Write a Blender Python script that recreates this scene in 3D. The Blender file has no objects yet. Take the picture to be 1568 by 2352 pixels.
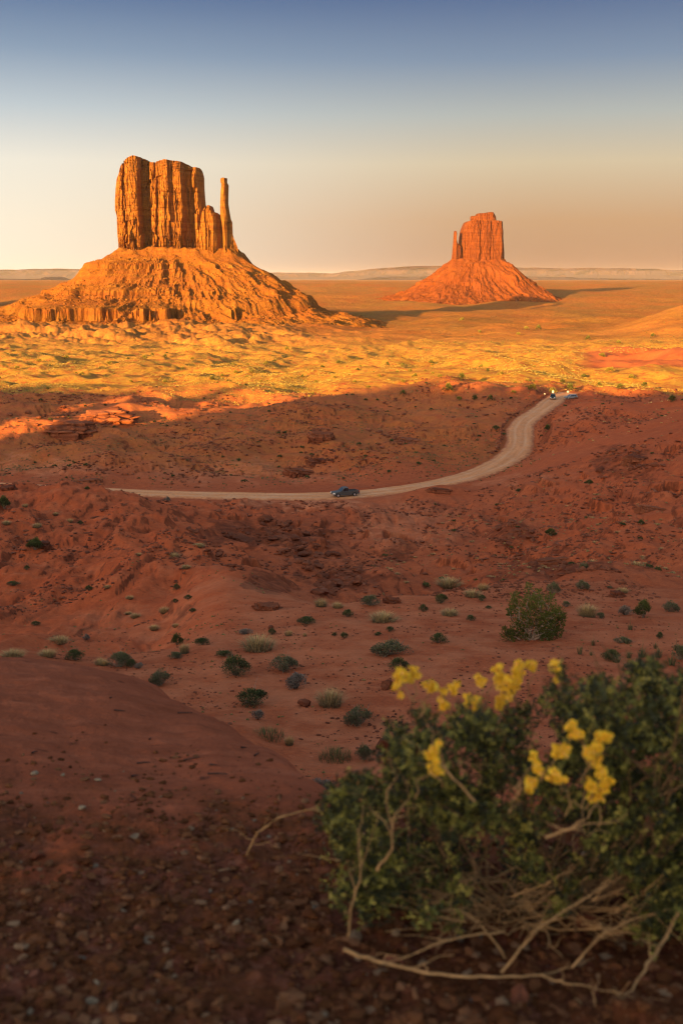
import bpy, bmesh, math, random
import numpy as np
from mathutils import Vector, Matrix, Euler

# ------------------------------------------------------------------ camera, sky, sun, exposure
SC = bpy.context.scene
COL = SC.collection
F = 2400.0                      # focal length in pixels of a 1568 x 2352 frame
PITCH = math.radians(12.7)
CP, SP = math.cos(PITCH), math.sin(PITCH)

cam_d = bpy.data.cameras.new('camera')
cam_d.sensor_fit = 'HORIZONTAL'
cam_d.sensor_width = 24.0
cam_d.lens = F * 24.0 / 1568.0
cam_d.clip_start = 0.05
cam_d.clip_end = 200000.0
cam_d.dof.use_dof = True
cam_d.dof.focus_distance = 120.0
cam_d.dof.aperture_fstop = 3.6
cam = bpy.data.objects.new('camera', cam_d)
cam.location = (0, 0, 0)
cam.rotation_euler = (math.radians(90) - PITCH, 0, 0)
COL.objects.link(cam)
SC.camera = cam

SUN_EL = math.radians(9.1)
SUN_AZ = math.radians(214.2)     # compass style, clockwise from +Y: behind the camera to the left
TO_SUN = Vector((math.sin(SUN_AZ) * math.cos(SUN_EL), math.cos(SUN_AZ) * math.cos(SUN_EL), math.sin(SUN_EL)))
sun_d = bpy.data.lights.new('sun', 'SUN')
sun_d.energy = 4.8
sun_d.angle = math.radians(0.5)
sun_d.color = (1.0, 0.60, 0.15)
sun = bpy.data.objects.new('sun', sun_d)
sun.rotation_euler = (-TO_SUN).to_track_quat('-Z', 'Y').to_euler()
COL.objects.link(sun)

SC.view_settings.view_transform = 'Standard'
SC.view_settings.look = 'None'
SC.view_settings.exposure = 1.92
SC.view_settings.gamma = 1.0
SC.render.engine = 'CYCLES'
SC.cycles.max_bounces = 6
SC.cycles.diffuse_bounces = 2
SC.cycles.glossy_bounces = 2
SC.cycles.transmission_bounces = 3
SC.cycles.volume_bounces = 1
SC.cycles.transparent_max_bounces = 6
SC.cycles.use_denoising = True
SC.cycles.filter_width = 1.25
SC.cycles.use_adaptive_sampling = False
SC.cycles.sampling_pattern = 'BLUE_NOISE'


def lin(c):
    out = []
    for v in c:
        v = v / 255.0
        out.append(v / 12.92 if v <= 0.04045 else ((v + 0.055) / 1.055) ** 2.4)
    return tuple(out) + (1.0,)


def make_world():
    w = bpy.data.worlds.new('World')
    SC.world = w
    w.use_nodes = True
    nt = w.node_tree
    nt.nodes.clear()
    N, L = nt.nodes.new, nt.links.new
    out = N('ShaderNodeOutputWorld')
    sky = N('ShaderNodeTexSky')
    sky.sky_type = 'NISHITA'
    sky.sun_disc = False
    sky.sun_elevation = SUN_EL
    sky.sun_rotation = SUN_AZ
    sky.altitude = 1700
    sky.air_density = 1.0
    sky.dust_density = 5.0
    sky.ozone_density = 0.3
    bg = N('ShaderNodeBackground')
    bg.inputs['Strength'].default_value = 0.105
    L(sky.outputs[0], bg.inputs['Color'])
    # dusty band of air low over the horizon: warm and bright towards the left, tan towards the right, blue higher up
    tc = N('ShaderNodeTexCoord')
    sep = N('ShaderNodeSeparateXYZ')
    L(tc.outputs['Generated'], sep.inputs[0])

    def ramp(stops):
        r = N('ShaderNodeValToRGB')
        r.color_ramp.interpolation = 'LINEAR'
        el = r.color_ramp.elements
        while len(el) < len(stops):
            el.new(0.5)
        for e, (p, c) in zip(el, stops):
            e.position = p
            e.color = lin(c)
        L(mp.outputs[0], r.inputs[0])
        return r
    mp = N('ShaderNodeMapRange')
    mp.inputs['From Min'].default_value = 0.0
    mp.inputs['From Max'].default_value = 0.25
    L(sep.outputs['Z'], mp.inputs['Value'])
    # py -> sin(elevation)/0.25 : 600 .05, 500 .22, 400 .39, 300 .55, 200 .70, 100 .83, 0 .93
    left = ramp([(0.0, (252, 238, 212)), (0.2, (250, 238, 214)), (0.40, (240, 234, 218)), (0.58, (192, 203, 208)),
                 (0.76, (140, 160, 182)), (0.95, (92, 118, 156)), (1.0, (84, 108, 148))])
    right = ramp([(0.0, (186, 142, 110)), (0.2, (203, 162, 122)), (0.40, (212, 194, 162)), (0.56, (180, 184, 178)),
                  (0.74, (130, 148, 170)), (0.95, (86, 109, 147)), (1.0, (78, 101, 141))])
    ma = N('ShaderNodeMapRange')
    ma.interpolation_type = 'SMOOTHSTEP'
    ma.inputs['From Min'].default_value = -0.36
    ma.inputs['From Max'].default_value = 0.20
    L(sep.outputs['X'], ma.inputs['Value'])
    mix = N('ShaderNodeMix')
    mix.data_type = 'RGBA'
    L(ma.outputs[0], mix.inputs['Factor'])
    L(left.outputs[0], mix.inputs['A'])
    L(right.outputs[0], mix.inputs['B'])
    bg2 = N('ShaderNodeBackground')
    bg2.inputs['Strength'].default_value = 0.27
    L(mix.outputs['Result'], bg2.inputs['Color'])
    fade = N('ShaderNodeMapRange')
    fade.interpolation_type = 'SMOOTHSTEP'
    fade.inputs['From Min'].default_value = 0.24
    fade.inputs['From Max'].default_value = 0.55
    L(sep.outputs['Z'], fade.inputs['Value'])
    back = N('ShaderNodeMapRange')          # the dust glows less towards the sun: there the plain sky takes over
    back.interpolation_type = 'SMOOTHSTEP'
    back.inputs['From Min'].default_value = 0.35
    back.inputs['From Max'].default_value = -0.15
    L(sep.outputs['Y'], back.inputs['Value'])
    mx = N('ShaderNodeMath')
    mx.operation = 'MAXIMUM'
    L(fade.outputs[0], mx.inputs[0])
    L(back.outputs[0], mx.inputs[1])
    ms = N('ShaderNodeMixShader')
    L(mx.outputs[0], ms.inputs[0])
    L(bg2.outputs[0], ms.inputs[1])
    L(bg.outputs[0], ms.inputs[2])
    L(ms.outputs[0], out.inputs['Surface'])


make_world()

# ------------------------------------------------------------------ helpers
rng = np.random.default_rng(7)
random.seed(7)


def tprime(py):
    v = (np.asarray(py, float) - 1176.0) / F
    return (SP + v * CP) / (CP - v * SP)


def sval(px, py):
    v = (np.asarray(py, float) - 1176.0) / F
    return (np.asarray(px, float) - 784.0) / F / (CP - v * SP)


def at(px, py, Y):
    """World point seen at a place of the picture, Y metres in front of the camera."""
    return Vector((float(sval(px, py)) * Y, Y, -float(tprime(py)) * Y))


def to_px(x, y, z):
    s, t = x / y, -z / y
    v = (t * CP - SP) / (CP + t * SP)
    return 784 + s * F * (CP - v * SP), 1176 + v * F


def _hash(ix, iy, seed):
    h = (ix.astype(np.int64) * 374761393 + iy.astype(np.int64) * 668265263 + seed * 1442695041) & 0xFFFFFFFF
    h = ((h ^ (h >> 13)) * 1274126177) & 0xFFFFFFFF
    h = ((h ^ (h >> 16)) * 2246822519) & 0xFFFFFFFF
    return (h ^ (h >> 15)) & 0xFFFFFFFF


def noise(x, y, seed=0):
    """Gradient noise, about -1..1."""
    x, y = np.broadcast_arrays(np.asarray(x, float), np.asarray(y, float))
    ix, iy = np.floor(x), np.floor(y)
    fx, fy = x - ix, y - iy
    u = fx * fx * fx * (fx * (fx * 6 - 15) + 10)
    v = fy * fy * fy * (fy * (fy * 6 - 15) + 10)

    def g(dx, dy):
        a = _hash(ix + dx, iy + dy, seed) * (2 * math.pi / 4294967296.0)
        return np.cos(a) * (fx - dx) + np.sin(a) * (fy - dy)
    a, b, c, d = g(0, 0), g(1, 0), g(0, 1), g(1, 1)
    return ((a + (b - a) * u) + ((c + (d - c) * u) - (a + (b - a) * u)) * v) * 1.5


def fbm(x, y, seed=0, n=4, gain=0.5):
    r, a = 0.0, 1.0
    for k in range(n):
        r = r + a * noise(x, y, seed + k * 17)
        x, y, a = x * 2.03 + 5.2, y * 2.03 + 1.7, a * gain
    return r


def ridged(x, y, seed=0, n=3):
    r, a = 0.0, 1.0
    for k in range(n):
        r = r + a * (1 - 2 * np.abs(noise(x, y, seed + k * 31)))
        x, y, a = x * 2.1 + 3.1, y * 2.1 + 8.3, a * 0.5
    return r


def cells(x, y, seed=0):
    """Voronoi: random value of the nearest cell, and the gap to the second nearest."""
    x, y = np.broadcast_arrays(np.asarray(x, float), np.asarray(y, float))
    ix, iy = np.floor(x), np.floor(y)
    d1 = np.full(x.shape, 9.0)
    d2 = np.full(x.shape, 9.0)
    val = np.zeros(x.shape)
    for dx in (-1, 0, 1):
        for dy in (-1, 0, 1):
            h = _hash(ix + dx, iy + dy, seed)
            px = ix + dx + (h & 0xFFFF) / 65536.0
            py = iy + dy + (h >> 16) / 65536.0
            d = np.hypot(x - px, y - py)
            near = d < d1
            d2 = np.where(near, d1, np.minimum(d2, d))
            val = np.where(near, (_hash(ix + dx, iy + dy, seed + 99) / 4294967296.0) * 2 - 1, val)
            d1 = np.where(near, d, d1)
    return val, d2 - d1


def sstep(a, b, x):
    t = np.clip((x - a) / (b - a), 0, 1)
    return t * t * (3 - 2 * t)


def pchip(xk, yk, x):
    """Monotone cubic through the knots."""
    xk, yk = np.asarray(xk, float), np.asarray(yk, float)
    h = np.diff(xk)
    d = np.diff(yk) / h
    m = np.zeros(len(xk))
    for i in range(1, len(xk) - 1):
        if d[i - 1] * d[i] > 0:
            w1, w2 = 2 * h[i] + h[i - 1], h[i] + 2 * h[i - 1]
            m[i] = (w1 + w2) / (w1 / d[i - 1] + w2 / d[i])
    m[0], m[-1] = d[0], d[-1]
    x = np.clip(x, xk[0], xk[-1])
    i = np.clip(np.searchsorted(xk, x) - 1, 0, len(h) - 1)
    t = (x - xk[i]) / h[i]
    return ((2 * t**3 - 3 * t**2 + 1) * yk[i] + (t**3 - 2 * t**2 + t) * h[i] * m[i]
            + (-2 * t**3 + 3 * t**2) * yk[i + 1] + (t**3 - t**2) * h[i] * m[i + 1])


def mesh_obj(name, verts, faces, mat=None, parent=None, smooth=True, loops=4):
    """One mesh object from numpy arrays; faces (n,4) or (n,3), or a list of polygons."""
    me = bpy.data.meshes.new(name)
    verts = np.asarray(verts, dtype=np.float32)
    if isinstance(faces, np.ndarray):
        n, k = faces.shape
        me.vertices.add(len(verts))
        me.vertices.foreach_set('co', verts.ravel())
        me.loops.add(n * k)
        me.loops.foreach_set('vertex_index', faces.astype(np.int32).ravel())
        me.polygons.add(n)
        me.polygons.foreach_set('loop_start', np.arange(0, n * k, k, dtype=np.int32))
        me.update(calc_edges=True)
        me.validate()
    else:
        me.from_pydata([tuple(v) for v in verts], [], faces)
        me.update()
    me.polygons.foreach_set('use_smooth', np.full(len(me.polygons), smooth))
    if mat:
        me.materials.append(mat)
    o = bpy.data.objects.new(name, me)
    COL.objects.link(o)
    if parent:
        o.parent = parent
    return o


def grid_faces(n, m):
    """Quads of a grid of n rows by m columns."""
    i = np.arange(n - 1)[:, None] * m + np.arange(m - 1)[None, :]
    return np.stack([i, i + 1, i + m + 1, i + m], -1).reshape(-1, 4)


def tag(o, label=None, cat=None, group=None, kind=None):
    for k, v in (('label', label), ('category', cat), ('group', group), ('kind', kind)):
        if v:
            o[k] = v
    return o


def empty(name, loc=(0, 0, 0), rz=0.0):
    o = bpy.data.objects.new(name, None)
    o.empty_display_size = 0.2
    o.location = loc
    o.rotation_euler = (0, 0, rz)
    COL.objects.link(o)
    return o


# ------------------------------------------------------------------ materials
def new_mat(name, rough=0.95, spec=0.15):
    m = bpy.data.materials.new(name)
    m.use_nodes = True
    nt = m.node_tree
    b = nt.nodes['Principled BSDF']
    b.inputs['Roughness'].default_value = rough
    b.inputs['Specular IOR Level'].default_value = spec
    return m, nt, b


def nnoise(nt, vec, scale, detail=4, rough=0.55):
    n = nt.nodes.new('ShaderNodeTexNoise')
    n.inputs['Scale'].default_value = scale
    n.inputs['Detail'].default_value = detail
    n.inputs['Roughness'].default_value = rough
    if vec is not None:
        nt.links.new(vec, n.inputs['Vector'])
    return n.outputs['Fac']


def nramp(nt, fac, stops, interp='LINEAR'):
    r = nt.nodes.new('ShaderNodeValToRGB')
    r.color_ramp.interpolation = interp
    el = r.color_ramp.elements
    while len(el) < len(stops):
        el.new(0.5)
    for e, (p, c) in zip(el, stops):
        e.position = p
        e.color = tuple(c[:3]) + (1.0,) if not isinstance(c, (int, float)) else (c, c, c, 1)
    nt.links.new(fac, r.inputs[0])
    return r.outputs[0]


def nmix(nt, fac, a, b, mode='MIX'):
    m = nt.nodes.new('ShaderNodeMix')
    m.data_type = 'RGBA'
    m.blend_type = mode
    for sock, v in (('Factor', fac), ('A', a), ('B', b)):
        if isinstance(v, bpy.types.NodeSocket):
            nt.links.new(v, m.inputs[sock])
        elif isinstance(v, (int, float)):
            m.inputs[sock].default_value = v if sock == 'Factor' else (v, v, v, 1)
        else:
            m.inputs[sock].default_value = tuple(v[:3]) + (1.0,)
    return m.outputs['Result']


def nmath(nt, op, a, b=0.0, clamp=False):
    m = nt.nodes.new('ShaderNodeMath')
    m.operation = op
    m.use_clamp = clamp
    for i, v in enumerate((a, b)):
        if isinstance(v, bpy.types.NodeSocket):
            nt.links.new(v, m.inputs[i])
        else:
            m.inputs[i].default_value = v
    return m.outputs[0]


def nbump(nt, height, strength, dist, normal=None):
    b = nt.nodes.new('ShaderNodeBump')
    b.inputs['Strength'].default_value = strength
    b.inputs['Distance'].default_value = dist
    nt.links.new(height, b.inputs['Height'])
    if normal is not None:
        nt.links.new(normal, b.inputs['Normal'])
    return b.outputs[0]


def nscale(nt, vec, s):
    m = nt.nodes.new('ShaderNodeMapping')
    m.inputs['Scale'].default_value = s
    nt.links.new(vec, m.inputs['Vector'])
    return m.outputs[0]


def ncoord(nt, kind='Object'):
    if kind == 'Position':
        return nt.nodes.new('ShaderNodeNewGeometry').outputs['Position']
    return nt.nodes.new('ShaderNodeTexCoord').outputs[kind]


def nattr(nt, name):
    a = nt.nodes.new('ShaderNodeAttribute')
    a.attribute_name = name
    return a


def mat_ground():
    m, nt, b = new_mat('red_sand', 1.0, 0.05)
    P = ncoord(nt, 'Position')
    A = nattr(nt, 'zone')        # r: stony gravel, g: grass and scrub cover, b: pale crust / bare red clay
    sp = nt.nodes.new('ShaderNodeSeparateColor')
    nt.links.new(A.outputs['Color'], sp.inputs[0])
    gr, veg, clay = sp.outputs
    big = nnoise(nt, P, 0.035, 5, 0.6)
    mid = nnoise(nt, P, 0.9, 6, 0.65)
    fine = nnoise(nt, P, 9.0, 5, 0.7)
    c1 = nramp(nt, big, [(0.30, (0.33, 0.068, 0.022)), (0.5, (0.43, 0.105, 0.036)), (0.70, (0.50, 0.150, 0.060))])
    c2 = nramp(nt, mid, [(0.32, (0.27, 0.056, 0.019)), (0.62, (0.52, 0.145, 0.055))])
    c = nmix(nt, 0.45, c1, c2)
    c = nmix(nt, nramp(nt, fine, [(0.35, 0.55), (0.65, 0.0)]), c, (0.20, 0.062, 0.032))
    cl = nramp(nt, nnoise(nt, P, 0.35, 6, 0.7), [(0.3, (0.36, 0.070, 0.022)), (0.55, (0.48, 0.105, 0.034)), (0.72, (0.54, 0.16, 0.065))])
    c = nmix(nt, clay, c, cl)
    spk = nnoise(nt, P, 26.0, 4, 0.75)
    spk2 = nnoise(nt, P, 3.2, 6, 0.8)
    c = nmix(nt, nramp(nt, spk, [(0.30, 0.75), (0.45, 0.0)]), c, (0.17, 0.045, 0.02))
    c = nmix(nt, nramp(nt, spk2, [(0.33, 0.7), (0.46, 0.0)]), c, (0.20, 0.052, 0.022))
    c = nmix(nt, nramp(nt, spk2, [(0.58, 0.0), (0.72, 0.6)]), c, (0.58, 0.21, 0.11))
    # scattered straw and dry weeds
    v1 = nnoise(nt, P, 0.22, 8, 0.75)
    vm = nmath(nt, 'MULTIPLY', nramp(nt, v1, [(0.36, 0.0), (0.55, 0.92)]), veg)
    vc = nramp(nt, nnoise(nt, P, 0.05, 4, 0.6), [(0.35, (0.52, 0.305, 0.042)), (0.65, (0.42, 0.265, 0.052))])
    c = nmix(nt, vm, c, vc)
    # the wide plain: red-brown soil under thin dull scrub
    pl = nattr(nt, 'plain').outputs['Fac']
    pv = nramp(nt, nnoise(nt, nscale(nt, P, (1.0, 0.45, 1.0)), 0.006, 8, 0.7), [(0.36, (0.38, 0.130, 0.026)), (0.48, (0.36, 0.150, 0.032)), (0.58, (0.29, 0.145, 0.032)), (0.7, (0.38, 0.190, 0.042))])
    pv = nmix(nt, nramp(nt, nnoise(nt, P, 0.09, 6, 0.75), [(0.35, 0.55), (0.55, 0.0)]), pv, (0.13, 0.055, 0.018))
    c = nmix(nt, pl, c, pv)
    # stony ground: pebbles of mixed colours
    A2 = nattr(nt, 'cover')      # r: dark scree with shade of steep banks painted in, g: pale packed crust, b: smooth brown slickrock
    sp2 = nt.nodes.new('ShaderNodeSeparateColor')
    nt.links.new(A2.outputs['Color'], sp2.inputs[0])
    scree_shade, crust, slick = sp2.outputs
    sc = nramp(nt, nnoise(nt, P, 0.55, 8, 0.75), [(0.36, (0.060, 0.018, 0.009)), (0.5, (0.16, 0.044, 0.019)), (0.64, (0.32, 0.095, 0.040))])
    en = nmath(nt, 'SUBTRACT', nmath(nt, 'ADD', nmath(nt, 'MULTIPLY', scree_shade, 0.8), 0.45), nnoise(nt, P, 0.28, 9, 0.78))
    edge = nmath(nt, 'MULTIPLY', nramp(nt, en, [(0.42, 0.0), (0.62, 0.8)]), nramp(nt, scree_shade, [(0.05, 0.0), (0.25, 1.0)]))
    c = nmix(nt, edge, c, sc)
    c = nmix(nt, nmath(nt, 'MULTIPLY', crust, nramp(nt, nnoise(nt, P, 0.5, 6, 0.7), [(0.4, 0.1), (0.6, 1.0)])), c, (0.60, 0.24, 0.115))
    sl = nramp(nt, nnoise(nt, nscale(nt, P, (1.2, 2.6, 2.6)), 1.0, 6, 0.65), [(0.3, (0.20, 0.056, 0.025)), (0.6, (0.27, 0.078, 0.036)), (0.8, (0.32, 0.098, 0.046))])
    fl = nnoise(nt, nscale(nt, P, (5.0, 11.0, 11.0)), 1.0, 3, 0.6)
    sl = nmix(nt, nramp(nt, fl, [(0.27, 0.9), (0.34, 0.0)]), sl, (0.07, 0.022, 0.012))
    sl = nmix(nt, nramp(nt, nnoise(nt, nscale(nt, P, (2.0, 5.0, 5.0)), 1.0, 8, 0.75), [(0.5, 0.0), (0.7, 0.55)]), sl, (0.40, 0.13, 0.065))
    c = nmix(nt, slick, c, sl)
    vo = nt.nodes.new('ShaderNodeTexVoronoi')
    vo.inputs['Scale'].default_value = 42.0
    nt.links.new(P, vo.inputs['Vector'])
    pc = nmix(nt, 0.8, vo.outputs['Color'], (0.30, 0.30, 0.30), 'MULTIPLY')
    pebble = nramp(nt, nnoise(nt, vo.outputs['Color'], 3.0, 0), [(0.3, (0.07, 0.022, 0.012)), (0.55, (0.14, 0.045, 0.024)), (0.75, (0.19, 0.075, 0.045))])
    c = nmix(nt, gr, c, nmix(nt, nramp(nt, nnoise(nt, P, 6, 4), [(0.4, 0.2), (0.6, 0.9)]), (0.105, 0.036, 0.012), pebble))
    c = nmix(nt, 1.0, c, (1.16, 1.0, 0.90), 'MULTIPLY')
    nt.links.new(c, b.inputs['Base Color'])
    n1 = nbump(nt, mid, 0.5, 0.25)
    n2 = nbump(nt, fine, 0.35, 0.04, n1)
    n2 = nbump(nt, nmath(nt, 'MULTIPLY', nnoise(nt, P, 0.5, 8, 0.8), veg), 0.8, 2.2, n2)
    n2 = nbump(nt, nmath(nt, 'MULTIPLY', nnoise(nt, P, 0.06, 8, 0.75), pl), 0.8, 14.0, n2)
    n3 = nbump(nt, nnoise(nt, P, 60.0, 3, 0.7), 0.3, 0.006, n2)
    nt.links.new(n3, b.inputs['Normal'])
    return m


def mat_rock(name, base, dark, pale, k=1.0, streak=0.6, strata=1.0):
    """Red sandstone: horizontal strata, dark vertical streaks of desert varnish."""
    m, nt, b = new_mat(name, 0.95, 0.1)
    P = ncoord(nt, 'Position')
    s1 = nnoise(nt, nscale(nt, P, (0.01 * k, 0.01 * k, 0.16 * k)), 1.0, 6, 0.65)
    c = nramp(nt, s1, [(0.32, dark), (0.5, base), (0.68, pale)])
    c = nmix(nt, 1 - strata, c, base)
    v1 = nnoise(nt, nscale(nt, P, (0.11 * k, 0.11 * k, 0.012 * k)), 1.0, 5, 0.7)
    c = nmix(nt, nmath(nt, 'MULTIPLY', nramp(nt, v1, [(0.45, 0.0), (0.66, 1.0)]), streak), c, tuple(x * 0.5 for x in dark))
    g = nnoise(nt, P, 0.6 * k, 6, 0.7)
    c = nmix(nt, nramp(nt, g, [(0.35, 0.4), (0.6, 0.0)]), c, dark)
    nt.links.new(c, b.inputs['Base Color'])
    n1 = nbump(nt, g, 0.7, 1.2 / k)
    n2 = nbump(nt, s1, 0.4, 1.5 / k, n1)
    nt.links.new(n2, b.inputs['Normal'])
    return m


def mat_talus(name, k=1.0):
    m, nt, b = new_mat(name, 1.0, 0.05)
    P = ncoord(nt, 'Position')
    g = nnoise(nt, P, 0.03 * k, 6, 0.65)
    h = nnoise(nt, P, 0.25 * k, 6, 0.75)
    s = nnoise(nt, nscale(nt, P, (0.004, 0.004, 0.10 * k)), 1.0, 4, 0.6)
    c = nramp(nt, g, [(0.3, (0.18, 0.058, 0.009)), (0.55, (0.23, 0.084, 0.013)), (0.72, (0.28, 0.108, 0.018))])
    c = nmix(nt, nramp(nt, s, [(0.42, 0.0), (0.6, 0.45)]), c, (0.19, 0.045, 0.011))
    c = nmix(nt, nramp(nt, h, [(0.30, 0.65), (0.52, 0.0)]), c, (0.13, 0.036, 0.012))
    c = nmix(nt, nramp(nt, h, [(0.58, 0.0), (0.75, 0.6)]), c, (0.36, 0.15, 0.036))
    nt.links.new(c, b.inputs['Base Color'])
    n1 = nbump(nt, h, 0.9, 3.0 / k)
    nt.links.new(n1, b.inputs['Normal'])
    return m


def mat_flat(name, col, rough=0.6, spec=0.3, metal=0.0, var=0.0, scale=8.0):
    m, nt, b = new_mat(name, rough, spec)
    b.inputs['Metallic'].default_value = metal
    if var:
        n = nnoise(nt, ncoord(nt), scale, 4)
        c = nramp(nt, n, [(0.3, tuple(x * (1 - var) for x in col)), (0.7, tuple(min(1, x * (1 + var)) for x in col))])
        nt.links.new(c, b.inputs['Base Color'])
    else:
        b.inputs['Base Color'].default_value = tuple(col) + (1.0,)
    return m


M = {}
M['ground'] = mat_ground()
M['cliff'] = mat_rock('butte_cliff', (0.25, 0.090, 0.014), (0.12, 0.034, 0.008), (0.32, 0.130, 0.020), 1.0, 0.55, 0.75)
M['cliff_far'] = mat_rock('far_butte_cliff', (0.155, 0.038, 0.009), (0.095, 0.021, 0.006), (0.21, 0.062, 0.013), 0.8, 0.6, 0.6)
M['talus'] = mat_talus('talus')
M['talus_far'] = mat_talus('far_talus', 0.8)
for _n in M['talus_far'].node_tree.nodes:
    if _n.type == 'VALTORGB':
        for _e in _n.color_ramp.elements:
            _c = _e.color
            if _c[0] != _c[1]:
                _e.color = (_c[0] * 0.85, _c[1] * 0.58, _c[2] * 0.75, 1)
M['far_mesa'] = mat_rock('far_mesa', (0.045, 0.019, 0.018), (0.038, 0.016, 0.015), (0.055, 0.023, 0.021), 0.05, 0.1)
M['stone'] = mat_rock('boulder_stone', (0.23, 0.068, 0.030), (0.12, 0.035, 0.017), (0.32, 0.105, 0.052), 8.0, 0.3)

# ------------------------------------------------------------------ the ground
# Columns of the terrain: nominal picture column -> (distance, picture row) where the ground is seen, (distance, None, height) where it is hidden.
NEAR = [(0.6, None, -1.28), (1.2, None, -1.40), (1.9, 2352), (2.3, 2205), (2.7, 2075), (3.15, 1960), (3.6, 1865)]
FAR = [(2487, 735), (3030, 718), (3920, 697), (4600, 681), (5880, 660), (9380, 650), (23000, 644), (62000, 641)]
C0 = [(4.3, 1760), (5.2, 1655), (6.2, 1565), (7.2, 1517), (8.0, 1503), (9.5, None, -3.85), (13, None, -5.6), (20, None, -8.3),
      (28, None, -10.9), (34, 1500), (38, 1470), (44, 1425), (52, 1375), (64, 1305), (75, 1245), (88, 1185), (103, 1138), (113, 1118),
      (130, None, -27), (160, None, -35), (190, None, -41), (210, None, -44.3), (226, None, -44.6), (240, 1098), (262, 1060), (280, 1030),
      (300, 1000), (320, 975), (340, 955), (365, 930), (400, 908), (450, 888), (520, 868), (600, 852), (700, 838), (850, 822), (1000, 810),
      (1200, 797), (1450, 780), (1700, 763), (1950, 748)]
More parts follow.
